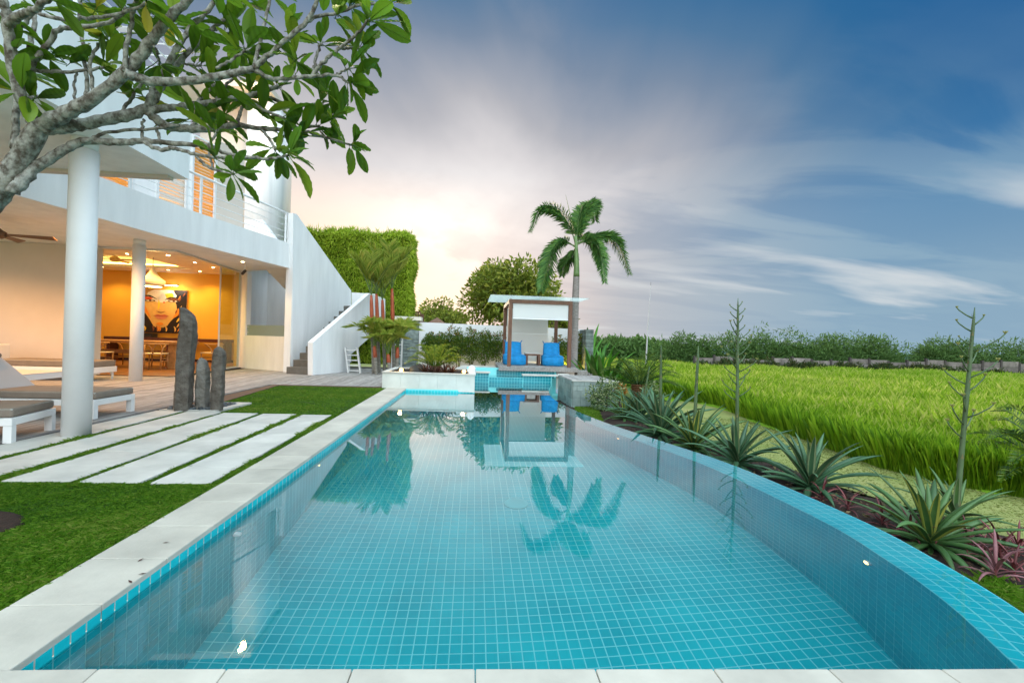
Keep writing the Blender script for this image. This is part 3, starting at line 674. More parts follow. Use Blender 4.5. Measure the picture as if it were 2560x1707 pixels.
for k in range(11):
    q = PA+PD*(.1+.36*k)+pn*.23; z1 = .265*(k+1); e = q+pn*.96
    z0 = max(0, z1-.5) if k else 0
    MB().prism([tuple(q), tuple(q+PD*.38), tuple(e+PD*.38), tuple(e)], z0, z1).build('tread', tread, house, bevel=.008)
# balcony railing: posts, top rail, wires
RT = 6.34
def on_fas(t):
    k = t*(len(FAS)-1); i = int(min(k, len(FAS)-2)); u_ = k-i; return (FAS[i]*(1-u_)+FAS[i+1]*u_)+(FIN[0]-FAS[0])*.4
ts = np.linspace(.16, .995, 24)
MB().tube([(*on_fas(t), RT) for t in ts], .042, 10).build('top_rail', whitemetal, house, smooth=True)
for z in (5.36, 5.60, 5.85, 6.09): MB().tube([(*on_fas(t), z) for t in ts], .013, 6).build('rail_wire', whitemetal, house, smooth=True)
for t in (.18, .33, .47, .615, .80, .985):
    p = on_fas(t); MB().bar((p[0], p[1], 5.16), (p[0], p[1], RT), .05, .075).build('rail_post', whitemetal, house)
# upper-floor front set back behind the balcony: piers and lit blinds
BW = FIN+np.stack([-ft[:, 1], ft[:, 0]], 1)*1.5
def bwp(t):
    k = t*(len(BW)-1); i = int(min(k, len(BW)-2)); u_ = k-i; return BW[i]*(1-u_)+BW[i+1]*u_
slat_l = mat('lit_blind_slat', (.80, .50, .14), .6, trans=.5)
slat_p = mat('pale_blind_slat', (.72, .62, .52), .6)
def upper(t0, t1, kind):
    a = bwp(t0); b = bwp(t1); d = unit(b-a); nn_ = np.array([-d[1], d[0]])
    if kind in ('white', 'beige'):
        MB().prism([tuple(a), tuple(b), tuple(b+nn_*.25), tuple(a+nn_*.25)], 4.95, 8.6).build('upper_pier', white if kind == 'white' else beige, house); return
    fr = MB().bar((*a, 4.98), (*a, 8.3), .06, .10).bar((*b, 4.98), (*b, 8.3), .06, .10).bar((*a, 8.3), (*b, 8.3), .10, .06).build('window_frame', whitemetal, house)
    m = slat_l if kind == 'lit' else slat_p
    sm = MB().slab([(a[0], a[1], 0), (b[0], b[1], 0), (b[0], b[1], .075), (a[0], a[1], .075)], (nn_[0]*.03+0, nn_[1]*.03, .035)).mesh('slat'); sm.materials.append(m)
    z = 5.0
    while z < 8.2:
        obj('slat', sm, None, fr, (nn_[0]*.06, nn_[1]*.06, z)); z += .115
    if kind == 'lit':
        c = (a+b)/2+nn_*.9; lamp('room_bulb', (c[0], c[1], 6.2), 26, (1, .62, .2), .12, 'POINT', fr)
    MB().prism([tuple(a+nn_*1.5), tuple(b+nn_*1.5), tuple(b+nn_*1.6), tuple(a+nn_*1.6)], 4.95, 8.6).build('upper_room_wall', warmwall, house)
_tt = np.linspace(0, 1, 400); _bp = np.array([[*bwp(t), 5.5] for t in _tt])-_C; _bpx = 1280+FPX*(_bp@_r)/(_bp@_F)
def tpx(px): return float(np.interp(px, _bpx, _tt))
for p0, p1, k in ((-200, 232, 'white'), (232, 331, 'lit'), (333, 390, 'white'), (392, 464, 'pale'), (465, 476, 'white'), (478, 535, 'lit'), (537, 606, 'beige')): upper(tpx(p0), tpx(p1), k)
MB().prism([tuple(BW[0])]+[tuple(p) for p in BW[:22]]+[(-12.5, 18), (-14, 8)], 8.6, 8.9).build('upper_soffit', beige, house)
# round-fronted tower block behind the balcony, low block at its foot
c = D(645, 560, 21.5); x_l = float(D(610, 560, 21.5)[0]); x_r = float(D(669, 560, 21.5)[0]); MB().box(x_l, x_r, 21.5, 24, 4.9, 12.3).build('tower', white, house)
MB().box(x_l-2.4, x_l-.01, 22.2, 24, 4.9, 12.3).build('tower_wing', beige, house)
MB().slab([D(612, 549, 20.6), D(655, 549, 20.6), D(662, 560, 20.6), D(700, 612, 20.6), D(612, 612, 20.6)], (0, .3, 0)).build('low_block', white, house)
# upper volume over the near terrace, on the round column
MB().box(-12, -5.08, 1.0, 8.46, CEIL, 5.5).build('upper_volume', white, house)
MB().box(-12, -5.3, 8.25, 8.40, CEIL-.05, CEIL+.0).build('soffit_step', beige, house)
rl = house
MB().tube([(-5.2, 1.2, 6.62), (-5.2, 8.3, 6.62), (-9, 8.3, 6.62)], .05, 10).build('top_rail', whitemetal, house, smooth=True)
for z in (5.75, 6.0, 6.22, 6.42): MB().tube([(-5.2, 1.2, z), (-5.2, 8.3, z), (-9, 8.3, z)], .014, 6).build('rail_wire', whitemetal, house)
for yy in (2.5, 4.4, 6.3, 8.25): MB().bar((-5.2, yy, 5.5), (-5.2, yy, 6.62), .05, .08).build('rail_post', whitemetal, house)
MB().box(-12, -8.3, 1, 9.4, 5.5, 9.2).build('upper_room', beige, house)
MB().slab([(-12, .5, 9.2), (-6.6, .5, 9.2), (-6.6, 10.2, 9.2), (-12, 10.2, 9.2)], (0, 0, .25)).build('roof', white, house)
MB().box(x_l-4, x_r+.12, 20.9, 24.2, 12.3, 12.55).build('roof_canopy', beige, house)
wl = D(652, 243, 20.6); o = MB().lathe([(.10, 0), (.14, .16), (.10, .3)], 14, (wl[0], wl[1]-.1, wl[2]-.15)).build('wall_lamp', mat('wall_lamp_glass', (1, .8, .4), .4, emit=(1, .66, .22), estr=22), house)
lamp('wall_lamp_bulb', (wl[0], wl[1]-.35, wl[2]), 60, (1, .62, .2), .1, 'POINT', o)
# security camera under the ceiling edge
sp = D(613, 679, 18.6); o = MB().tube([(sp[0], sp[1], sp[2]+.03), (sp[0]+.02, sp[1]-.25, sp[2]-.12)], .055, 12).build('security_camera', mat('dark_plastic', (.06, .045, .04), .4), house)
MB().tube([(sp[0], sp[1]-.02, CEIL), (sp[0], sp[1]-.02, sp[2])], .02, 8).build('bracket', whitemetal, o)
# two round columns
for (x, y, lab, zt) in ((-5.56, 6.92, 'white round column standing on the paving strip, carrying the upper volume', CEIL-.002), (-9.98, 14.4, 'white round column standing on the deck before the dining room', CEIL+.004)):
    cr = empty('column', (x, y, 0), label=lab, cat='column', group='round white columns')
    MB().lathe([(.162, 0.0), (.162, zt-.16)], 48).build('shaft', mat('column_paint', (.76, .77, .76), .55, var=.06, vscale=1.2, bump=.04, bscale=25), cr, smooth=False)
    MB().lathe([(.148, zt-.16), (.148, zt)], 48).build('neck', white, cr)
for o in COL.objects:
    if o.name.startswith(('shaft', 'neck', 'tower')) and o.type == 'MESH':
        for p in o.data.polygons: p.use_smooth = len(p.vertices) == 4
# ================================================================== FURNITURE, DINING ROOM, STONES
wood = mat('oiled_oak', (.42, .22, .08), .45, var=.3, vscale=7, stretch=(1, 6, 1))
darkwood = mat('dark_console_wood', (.10, .03, .015), .4, var=.3, vscale=6)
cord = mat('woven_cord', (.70, .58, .38), .8, bump=.3, bscale=80)
cush = mat('taupe_cushion', (.23, .19, .15), .9, var=.12, vscale=4, bump=.15, bscale=90)
piping = mat('pale_piping', (.55, .60, .56), .8)
wframe = mat('white_lacquer', (.80, .80, .78), .4)
fabric_gr = mat('grey_mesh_fabric', (.48, .47, .46), .9, bump=.2, bscale=120)
def rbox(mb, x0, x1, y0, y1, z0, z1): return mb.box(x0, x1, y0, y1, z0, z1)
def cushion(name, x0, x1, y0, y1, z0, z1, parent, m=cush, pipe=True, bev=.035):
    o = MB().box(x0, x1, y0, y1, z0, z1).build(name, m, parent, bevel=bev, seg=3)
    if pipe:
        e = .012; z = z1-.018
        MB().tube([(x0+e, y0+e, z), (x1-e, y0+e, z), (x1-e, y1-e, z), (x0+e, y1-e, z), (x0+e, y0+e, z)], .007, 5).build('piping', piping, o)
    return o
def lounger(loc, rz, label, back=40):
    t = empty('sun_lounger', loc, rz, label, 'sun lounger', 'sun loungers on the deck')
    L_, Wd, zt = 2.75, .92, .32
    f = MB().box(0, L_, 0, .09, zt-.10, zt).box(0, L_, Wd-.09, Wd, zt-.10, zt).box(0, .09, .09, Wd-.09, zt-.10, zt).box(L_-.09, L_, .09, Wd-.09, zt-.10, zt).build('frame', wframe, t, bevel=.006)
    for x in (.0, L_-.09):
        for y in (0, Wd-.09): MB().box(x+.001, x+.088, y+.001, y+.088, 0, zt-.101).build('leg', wframe, t)
    for k in range(9): MB().box(.12+k*.29, .30+k*.29, .092, Wd-.092, zt-.05, zt-.02).build('slat', wframe, t)
    cushion('seat_cushion', 0.005, 1.72, .02, Wd-.02, zt+.004, zt+.125, t)
    h = empty_child = None
    bk = MB().box(0, 1.02, .02, Wd-.02, 0, .11).build('back_cushion', fabric_gr, t, bevel=.03, seg=3); bk.location = (1.74, 0, zt+.03); bk.rotation_euler = (0, -R(back), 0)
    hp = MB().box(.74, 1.0, .08, Wd-.08, .112, .20).build('head_pillow', cush, bk, bevel=.04, seg=3)
    MB().bar((2.45, .12, zt-.02), (2.2, .12, zt+.33), .03).bar((2.45, Wd-.12, zt-.02), (2.2, Wd-.12, zt+.33), .03).build('back_stay', wframe, t)
    return t
lounger((-6.25, 9.02, 0), pi, 'white framed sun lounger with its grey back raised, behind the near column')
lounger((-6.12, 7.26, 0), pi+.25, 'white framed sun lounger with taupe cushion at the edge of the paving')
# daybed bench, corner sofa and low table
t = empty('daybed', (-13.45, 13.9, 0), 0, 'long low white daybed with a taupe cushion before the dining room', 'daybed')
MB().box(0, 2.62, 0, .95, .22, .39).build('frame', wframe, t, bevel=.01)
for x, y in ((.03, .05), (2.50, .05), (.03, .82), (2.50, .82)): MB().tube([(x+.05, y+.04, 0), (x+.06, y+.04, .12), (x+.03, y+.04, .219)], [.022, .03, .05], 10).build('leg', wframe, t)
cushion('cushion', .02, 2.60, .02, .93, .394, .58, t)
t = empty('sofa', (-15.7, 13.6, 0), 0, 'white terrace sofa with taupe back and seat cushions by the beige wall', 'sofa')
MB().box(0, 2.1, 0, 1.0, .18, .34).box(1.98, 2.1, 0, 1.0, .341, .98).box(0, 1.97, .9, 1.0, .341, .9).build('frame', wframe, t, bevel=.03, seg=3)
for x in (.1, 1.9):
    for y in (.08, .88): MB().bar((x, y, 0), (x, y, .179), .06).build('leg', wframe, t)
cushion('seat_cushion', .02, 1.72, .02, .70, .344, .52, t); cushion('back_cushion', .02, 1.95, .71, .89, .344, 1.02, t, bev=.06); cushion('side_cushion', 1.74, 1.97, .03, .70, .40, 1.02, t, bev=.06)
p = MB().box(-.25, .25, -.09, .09, -.25, .25).build('throw_pillow', mat('mustard_cloth', (.50, .36, .04), .9), None, bevel=.07, seg=3); p.location = (-14.6, 14.1, .77); p.rotation_euler = (-.35, .5, .3)
tag(p, 'mustard yellow throw pillow leaning on the terrace sofa', 'pillow')
t = empty('coffee_table', (-12.1, 11.0, 0), .05, 'low white coffee table with a pale top between sofa and loungers', 'coffee table')
MB().box(0, 1.95, 0, 1.45, .40, .42).build('top', mat('table_laminate', (.62, .58, .52), .3), t, bevel=.004); MB().box(.0, 1.95, 0, .05, .27, .398).box(0, 1.95, 1.4, 1.45, .27, .398).box(0, .05, .051, 1.399, .27, .398).box(1.90, 1.95, .051, 1.399, .27, .398).build('apron', wframe, t)
for x, y in ((.05, .06), (1.82, .06), (.05, 1.3), (1.82, 1.3)): MB().tube([(x+.04, y+.04, 0), (x+.04, y+.04, .269)], [.03, .05], 8).build('leg', wframe, t)
# dining table and wishbone chairs
t = empty('dining_table', (-13.1, 19.6, .012), 0, 'long oak dining table under the white pendant in the lit room', 'dining table')
MB().box(-3.6, 1.55, -.65, .65, .98, 1.08).build('top', wood, t, bevel=.01)
for x in (-3.2, 1.0): MB().box(x, x+.28, -.45, .45, 0, .979).build('leg', wood, t, bevel=.01)
MB().box(-2.9, .99, -.05, .05, .55, .70).build('stretcher', wood, t)
def chair_parts(t):
    for sx in (-1, 1):
        MB().tube([(sx*.30, -.26, 0), (sx*.30, -.26, .62)], [.022, .028], 8).build('leg', wood, t, smooth=True)
        MB().tube([(sx*.26, .30, 0), (sx*.26, .28, .60), (sx*.30, .20, .84), (sx*.36, .02, .97)], [.022, .028, .026, .022], 8).build('leg', wood, t, smooth=True)
        MB().bar((sx*.29, -.26, .32), (sx*.27, .29, .32), .025, .04).build('stretcher', wood, t)
    MB().bar((-.3, -.26, .40), (.3, -.26, .40), .025, .04).build('stretcher', wood, t)
    MB().box(-.33, .33, -.30, .30, .59, .635).build('seat', cord, t, bevel=.015)
    arc = [(.40*cos(a)*.98, .05+.33*sin(a), .985) for a in np.linspace(-.25, pi+.25, 15)]
    MB().tube(arc, .026, 8).build('back_rail', wood, t, smooth=True)
    MB().bar((0, .30, .62), (0, .34, .78), .05, .02).bar((0, .34, .77), (-.14, .355, .98), .035, .02).bar((0, .34, .77), (.14, .355, .98), .035, .02).build('splat', wood, t)
def copy_tree(o, parent=None):
    c = o.copy(); COL.objects.link(c); c.parent = parent
    for ch in list(o.children): copy_tree(ch, c)
    return c
clab = ['oak wishbone chair at the near side of the dining table beside the door jamb', 'oak wishbone chair at the near side of the dining table, behind the deck column', 'oak wishbone chair at the near table side, beside the tall standing stone', 'oak wishbone chair at the far side of the dining table beside the wall end', 'oak wishbone chair at the far side of the dining table below the painting', 'oak wishbone chair at the far side of the dining table near the painting corner', 'oak wishbone chair at the right-hand head of the dining table']
ch0 = empty('dining_chair', (0, 0, 0), 0, clab[0], 'chair', 'wishbone dining chairs'); chair_parts(ch0)
for i, (x, y, rz) in enumerate(((-15.4, 18.75, pi+.2), (-14.3, 18.7, pi-.15), (-12.25, 18.7, pi+.25), (-15.9, 20.5, 0), (-14.6, 20.45, .1), (-13.1, 20.5, -.1), (-11.2, 20.6, -1.9))):
    c = ch0 if i == 0 else copy_tree(ch0)
    c.location = (x, y, .012); c.rotation_euler = (0, 0, rz); c['label'] = clab[i]
# console under the painting
t = empty('console', (-14.2, 23.55, .012), 0, 'long dark wooden console standing against the wall under the painting', 'console')
MB().box(-3.4, 2.2, -.3, .35, 1.0, 1.16).build('top', darkwood, t, bevel=.008)
for x in (-3.3, -.6, 2.0): MB().box(x, x+.14, -.26, .3, 0, .999).build('leg', darkwood, t)
MB().box(-2.1, -1.3, -.2, .2, 1.162, 1.36).build('box', darkm, t)
# painting: canvas with layered brush shapes
PX0, PZ0, PW, PH = D(358, 832, 23.9)[0], D(358, 832, 23.9)[2], 0, 0
a = D(352, 722, 23.93); b = D(466, 834, 23.93); PX0, PX1, PZ0, PZ1 = a[0], b[0], b[2], a[2]; PW = PX1-PX0; PH = PZ1-PZ0
t = empty('painting', (PX0+PW/2, 23.95, PZ0), 0, 'large painted portrait of a face in yellow, orange and black brush strokes', 'painting')
MB().box(-PW/2, PW/2, -.05, .045, 0, PH).build('canvas', mat('canvas_paint', (.5, .3, .08), .7, col2=(.45, .18, .03), vscale=2), t)
pc = {'black': (.012, .007, .005), 'skin': (.66, .40, .11), 'pale': (.78, .70, .52), 'red': (.55, .06, .015), 'lip': (.48, .10, .05), 'lip2': (.62, .22, .12), 'orange': (.75, .25, .02), 'yellow': (.80, .55, .03), 'brown': (.22, .06, .015), 'grey': (.35, .35, .33)}
lay = [0]
def dab(col, pts):
    lay[0] += 1; y = -.0515-.0006*lay[0]
    P_ = [(-PW/2+u*PW, (1-v)*PH) for u, v in pts]
    MB().add([(x, y, z) for x, z in P_], [tuple(range(len(P_)))]).build('brush_stroke', mat('paint_'+col, pc[col], .55, var=.12, vscale=5), t)
def blob(cx, cy, rx, ry, n=16, rot=0, wob=.08, seed=0):
    g_ = random.Random(seed); o = []
    for i in range(n):
        q = 2*pi*i/n; k = 1+g_.uniform(-wob, wob); x, y = rx*k*cos(q), ry*k*sin(q); o.append((min(.995, max(.005, cx+x*cos(rot)-y*sin(rot))), min(.995, max(.005, cy+x*sin(rot)+y*cos(rot)))))
    return o
def stroke(pts, w0):
    P_ = spline(pts, 10); d = unit(np.gradient(P_, axis=0)); nrm = np.stack([-d[:, 1], d[:, 0]], 1); ww = w0*np.sin(np.linspace(.25, pi-.15, 10))[:, None]
    return np.clip(np.r_[P_+nrm*ww, (P_-nrm*ww)[::-1]], .004, .996).tolist()
dab('black', [(.72, .0), (.998, .0), (.998, .998), (.0, .998), (.0, .45), (.1, .40), (.5, .7), (.74, .5)])
dab('black', blob(.10, .80, .22, .26, 18, wob=.2, seed=11)); dab('skin', blob(.43, .45, .355, .43, 28, wob=.02)); dab('black', stroke([(.10, .55), (.22, .80), (.34, .97)], .05)); dab('black', stroke([(.78, .62), (.66, .84), (.60, .98)], .06))
dab('pale', blob(.45, .13, .30, .16, 18, wob=.1, seed=2))
dab('yellow', blob(.62, .14, .10, .07, 12, wob=.2, seed=3))
dab('orange', stroke([(.06, .32), (.14, .50), (.24, .66)], .03)); dab('orange', stroke([(.82, .42), (.80, .55), (.70, .66)], .03)); dab('brown', stroke([(.80, .45), (.76, .55)], .018))
dab('black', stroke([(.03, .16), (.20, .155), (.36, .225)], .018)); dab('black', stroke([(.53, .235), (.66, .18), (.86, .21)], .017))
dab('red', blob(.15, .205, .12, .028, 12, wob=.15, seed=5)); dab('brown', blob(.70, .22, .12, .022, 12, wob=.15, seed=6))
for cx in (.21, .71):
    dab('black', blob(cx, .262, .115, .027, 14, wob=.05)); dab('pale', blob(cx, .262, .085, .017, 12, wob=.05)); dab('brown', blob(cx+.01, .259, .03, .018, 12, wob=.02)); dab('black', blob(cx+.01, .259, .014, .010, 10, wob=.02))
dab('yellow', stroke([(.40, .24), (.41, .36), (.39, .47)], .022)); dab('red', stroke([(.50, .31), (.53, .28)], .02))
dab('brown', stroke([(.36, .50), (.45, .53), (.55, .50)], .011))
dab('lip', [(.30, .605), (.38, .575), (.46, .585), (.54, .572), (.63, .61), (.46, .618)]); dab('lip2', [(.32, .622), (.46, .625), (.61, .62), (.55, .675), (.46, .69), (.38, .675)])
dab('brown', stroke([(.29, .612), (.46, .622), (.64, .614)], .006)); dab('orange', blob(.44, .79, .08, .035, 12, wob=.2, seed=8))
for i in range(16):
    g_ = random.Random(i); x = .88+g_.uniform(-.05, .09); y = g_.uniform(.04, .9); dab(['orange', 'skin', 'yellow', 'brown'][i % 4], stroke([(x, y), (x-.02, y+.05), (x-.05, y+.10)], g_.uniform(.008, .018)))
for i in range(7):
    g_ = random.Random(40+i); x = .08+g_.uniform(0, .75); dab(['orange', 'brown', 'skin', 'yellow'][i % 4], stroke([(x, .84), (x+.03, .90), (x+.02, .97)], .018))
# picture lamp and pendant, fan
t = empty('picture_lamp', (0, 0, 0), 0, 'slim picture lamp shining on the painted portrait', 'lamp'); q = D(428, 713, 23.5)
MB().box(q[0]-.35, q[0]+.35, 23.38, 23.5, q[2]-.02, q[2]+.03).build('shade', darkm, t); MB().bar((q[0], 23.45, q[2]+.02), (q[0], 23.999, q[2]+.05), .03).build('arm', darkm, t)
MB().box(q[0]-.32, q[0]+.32, 23.39, 23.49, q[2]-.03, q[2]-.022).build('tube', mat('white_tube', (1, 1, 1), .5, emit=(1, .93, .8), estr=18), t); lamp('picture_bulb', (q[0], 23.45, q[2]-.1), 14, (1, .9, .75), .1, 'POINT', t)
q = D(381, 716, 19.3); t = empty('pendant_lamp', (q[0], q[1], 0), 0, 'white bell-shaped pendant lamp hanging over the dining table', 'lamp'); pz = q[2]
MB().lathe([(.34, 0), (.40, .07), (.42, .24), (.30, .33), (.16, .48), (.07, .70), (.03, .86)], 32, (0, 0, pz)).build('shade', mat('pendant_white', (.8, .72, .58), .5), t, smooth=True)
MB().tube([(0, 0, pz+.86), (0, 0, ROOMZ+.42)], .008, 6).build('cable', darkm, t)
MB().lathe([(.30, -.012), (.30, -.004), (.01, -.004)], 24, (0, 0, pz)).build('diffuser', mat('pendant_glow', (1, .7, .3), .5, emit=(1, .62, .18), estr=20), t); lamp('pendant_bulb', (0, 0, pz-.08), 45, (1, .58, .18), .12, 'POINT', t)
def fan(loc, label, m, rz):
    t = empty('ceiling_fan', loc, rz, label, 'ceiling fan', 'ceiling fans'); MB().lathe([(.10, -.10), (.17, -.06), (.17, .06), (.10, .10), (.06, .14)], 20).build('motor', m, t); MB().tube([(0, 0, .1), (0, 0, .55)], .02, 8).build('rod', m, t)
    for k in range(4):
        b = MB().slab([(.15, -.06, 0), (1.05, -.09, .03), (1.08, .07, -.03), (.15, .06, -.02)], (0, 0, .015)).build('blade', m, t); b.rotation_euler = (0, 0, k*pi/2)
q = D(287, 648, 20.5); fan((q[0], q[1], q[2]), 'brass ceiling fan in the lit dining room', mat('brass_fan', (.55, .40, .16), .4), .15)
q = D(-8, 585, 12.0); fan((q[0], q[1], q[2]), 'dark bladed ceiling fan under the terrace ceiling', mat('dark_fan_wood', (.12, .06, .03), .5), .35)
# three standing stones in a tray of pebbles
basalt = mat('basalt', (.15, .135, .112), .8, col2=(.06, .048, .036), vscale=7, bump=1.0, bscale=30, detail=9)
basalt2 = mat('grey_basalt', (.22, .21, .185), .8, col2=(.11, .10, .08), vscale=6, bump=.8, bscale=26, detail=9)
def monolith(name, label, px, py, prof, m, seed, top=None):
    """prof: list of (height fraction, half width x, half depth, shift)"""
    b = G(px, py, .02); g_ = np.random.default_rng(seed); n_ = 9; o = empty(name, (b[0], b[1], 0), 0, label, 'standing stone', 'standing stones'); H_ = prof[-1][0]
    ang0 = g_.uniform(0, 2*pi/n_, n_)*.25; rj = g_.uniform(.78, 1.15, n_)
    mb = MB(); vs = []; fs = []; rings = 26; hs = np.linspace(0, 1, rings)
    P_ = np.array(prof)
    for i, h in enumerate(hs):
        z = h*H_; hw = np.interp(z, P_[:, 0], P_[:, 1]); hd = np.interp(z, P_[:, 0], P_[:, 2]); sh_ = np.interp(z, P_[:, 0], P_[:, 3])
        for j in range(n_):
            q = 2*pi*j/n_+ang0[j]; sq = max(abs(cos(q)), abs(sin(q)))**-.55; w_ = rj[j]*(1+.07*sin(i*.55+j*1.9+seed)+g_.normal(0, .03))
            zz = z
            if top and i > rings-6: zz = z-top*(cos(q)*.5+.5)*(i-(rings-6))/5
            vs.append((sh_+.82*hw*sq*w_*cos(q), hd*sq*w_*sin(q), zz))
    for i in range(rings-1):
        for j in range(n_): fs.append((i*n_+j, i*n_+(j+1) % n_, (i+1)*n_+(j+1) % n_, (i+1)*n_+j))
    k = len(vs); tv = np.mean(vs[-n_:], 0); vs.append((tv[0], tv[1], tv[2]+.02))
    for j in range(n_): fs.append(((rings-1)*n_+j, (rings-1)*n_+(j+1) % n_, k))
    s_o = mb.add(vs, fs).build('stone', m, o, bevel=.02, seg=2, smooth=False)
    return o
monolith('standing_stone', 'tallest dark basalt standing stone with a slanted top', 459, 1022, [(0, .165, .15, 0), (.5, .17, .16, .0), (1.3, .165, .16, .03), (1.75, .17, .15, .05), (1.98, .15, .12, .03)], basalt, 3, .20)
monolith('standing_stone', 'shortest grey standing stone with a pointed notched top', 505, 1019, [(0, .125, .11, 0), (.3, .13, .12, 0), (.75, .12, .12, 0), (.93, .09, .09, -.02), (.985, .04, .04, -.04)], basalt2, 5)
monolith('standing_stone', 'middle-height grey basalt standing stone with a rounded top', 543, 1022, [(0, .13, .12, 0), (.6, .14, .13, .01), (1.1, .135, .13, .02), (1.2, .11, .10, .02), (1.23, .06, .05, .02)], basalt, 8, .04)
tray = empty('pebble_tray', (0, 0, 0), 0, 'tray of round dark pebbles in a pale stone frame under the standing stones', 'pebble tray')
TA, TB, TC, TD = (-5.90, 9.14), (-4.86, 9.12), (-4.76, 10.30), (-5.55, 10.30)
def fr(a, b, c, d, name='frame_slab'): MB().prism([a, b, c, d], -.05, .012).build(name, stone2, tray, bevel=.003)
inn = [(-5.76, 9.22), (-5.02, 9.20), (-4.95, 10.12), (-5.50, 10.12)]
fr(TA, TB, inn[1], inn[0]); fr(TB, TC, inn[2], inn[1]); fr(TC, TD, inn[3], inn[2]); fr(TD, TA, inn[0], inn[3])
MB().prism(inn, -.06, -.025).build('tray_bed', darkm, tray)
def pebble_mesh(seed):
    g_ = np.random.default_rng(seed); mb = MB(); n_, m_ = 8, 5
    vs = [(0, 0, -.5)]; fs = []
    for i in range(1, m_):
        p = -pi/2+pi*i/m_
        for j in range(n_): q = 2*pi*j/n_; k = 1+g_.uniform(-.12, .12); vs.append((k*cos(p)*cos(q), k*cos(p)*sin(q)*.75, .5*sin(p)))
    vs.append((0, 0, .5)); l = len(vs)-1
    for j in range(n_): fs.append((0, 1+(j+1) % n_, 1+j)); fs.append((l, 1+(m_-2)*n_+j, 1+(m_-2)*n_+(j+1) % n_))
    for i in range(m_-2):
        for j in range(n_): a = 1+i*n_+j; b = 1+i*n_+(j+1) % n_; fs.append((a, b, b+n_, a+n_))
    return MB().add(vs, fs).mesh('pebble', True)
pebm = mat('dark_pebble', (.075, .085, .09), .45, var=.4, vscale=1.5, rnd=.5); pms = [pebble_mesh(i) for i in range(4)]
for m_ in pms: m_.materials.append(pebm)
pq = scatter(inn, 170, 500)
for i in range(170):
    q = pq[i]; s_ = random.uniform(.032, .062)
    obj('pebble', pms[i % 4], None, tray, (q[0], q[1], random.uniform(-.01, .03)), (random.uniform(-.3, .3), random.uniform(-.3, .3), random.uniform(0, 6)), s_)
# ================================================================== PLANTER, SPA, GAZEBO, GARDEN WALLS
def tiled_face(parent, P0, U, V, nu, nv, nrm, pitch=TP*1.15, m=tile_m, name='tile'):
    """a small wall of tiles, each its own piece"""
    P0, U, V, nrm = (np.array(a, float) for a in (P0, U, V, nrm)); me = tile_me if m is tile_m else None
    for i in range(nu):
        for j in range(nv):
            c = P0+U*pitch*(i+.5)+V*pitch*(j+.5); M_ = Matrix.Identity(4); k = pitch*.92/TS
            for r_ in range(3): M_[r_][0] = U[r_]*k; M_[r_][1] = V[r_]*k; M_[r_][2] = nrm[r_]; M_[r_][3] = c[r_]
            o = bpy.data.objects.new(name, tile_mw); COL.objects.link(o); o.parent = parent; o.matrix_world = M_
pzt = float(D(1188, 935.6, 13.72)[2])
pl = empty('planter', (-1.3, 14.8, 0), 0, 'long pale stone planter box at the far end of the pool', 'planter'); pl.matrix_world = Matrix.Identity(4)
PA_ = [(-2.72, 13.98), (.06, 13.70), (.06, 16.3), (-2.72, 16.3)]
for i in range(5):           # cladding slabs of the front
    t0, t1 = i/5, (i+1)/5; a = np.array(PA_[0])*(1-t0)+np.array(PA_[1])*t0; b = np.array(PA_[0])*(1-t1)+np.array(PA_[1])*t1
    MB().prism([(a[0]+.002, a[1]), (b[0]-.002, b[1]), (b[0]-.002, b[1]+.09), (a[0]+.002, a[1]+.09)], -.06, pzt-.035).build('cladding_slab', planter_stone, pl)
MB().box(-2.71, -2.6, 14.09, 16.3, -.06, pzt-.036).box(-.05, .058, 13.85, 16.3, -.06, pzt-.036).box(-2.59, -.06, 16.2, 16.3, -.06, pzt-.036).build('side_wall', planter_stone, pl)
MB().prism([(-2.74, 13.95), (.075, 13.67), (.075, 13.87), (-2.56, 14.14), (-2.56, 16.32), (-2.74, 16.32)], pzt-.033, pzt).build('rim_slab', stone2, pl)
MB().box(-.10, .075, 13.875, 16.32, pzt-.033, pzt-.001).box(-2.555, -.105, 16.15, 16.32, pzt-.033, pzt-.001).build('rim_slab', stone2, pl)
MB().prism([(-2.58, 14.12), (-.08, 13.87), (-.08, 16.2), (-2.58, 16.2)], 0, pzt-.06).build('planter_soil', soil, pl)
# rock, white lump, uplights
def lump(name, c, r, m, seed, label, cat, sc_=(1, 1, 1), smooth=True):
    g_ = np.random.default_rng(seed); mb = MB(); n_, m_ = (16, 9) if smooth else (8, 6); vs = []; fs = []
    ph = g_.uniform(0, 6, 6)
    for i in range(m_+1):
        p = -pi/2+pi*i/m_
        for j in range(n_):
            q = 2*pi*j/n_; k = 1+.10*sin(3*q+ph[0]+2*p)+.07*sin(5*p+ph[1]+q)+.05*sin(7*q+ph[2])*cos(3*p)
            vs.append((r*sc_[0]*k*cos(p)*cos(q), r*sc_[1]*k*cos(p)*sin(q), r*sc_[2]*k*sin(p)))
    for i in range(m_):
        for j in range(n_): fs.append((i*n_+j, i*n_+(j+1) % n_, (i+1)*n_+(j+1) % n_, (i+1)*n_+j))
    o = mb.add(vs, fs).build(name, m, None, smooth=smooth); o.location = c; return tag(o, label, cat)
c = D(1046, 930, 14.5); lump('boulder', (c[0], c[1], pzt-.05), .30, mat('dark_boulder', (.05, .055, .055), .8, var=.3, vscale=4, bump=.3), 2, 'smooth dark boulder half buried in the planter beside the cycad', 'boulder', (1, .8, .85))
c = D(1180, 930, 14.0); lump('white_rock', (c[0], c[1], pzt+.07), .16, mat('white_quartz', (.75, .75, .73), .7, bump=.6, bscale=12), 7, 'pointed white rock on the corner of the planter rim', 'rock', (.85, .75, 1.15), False)
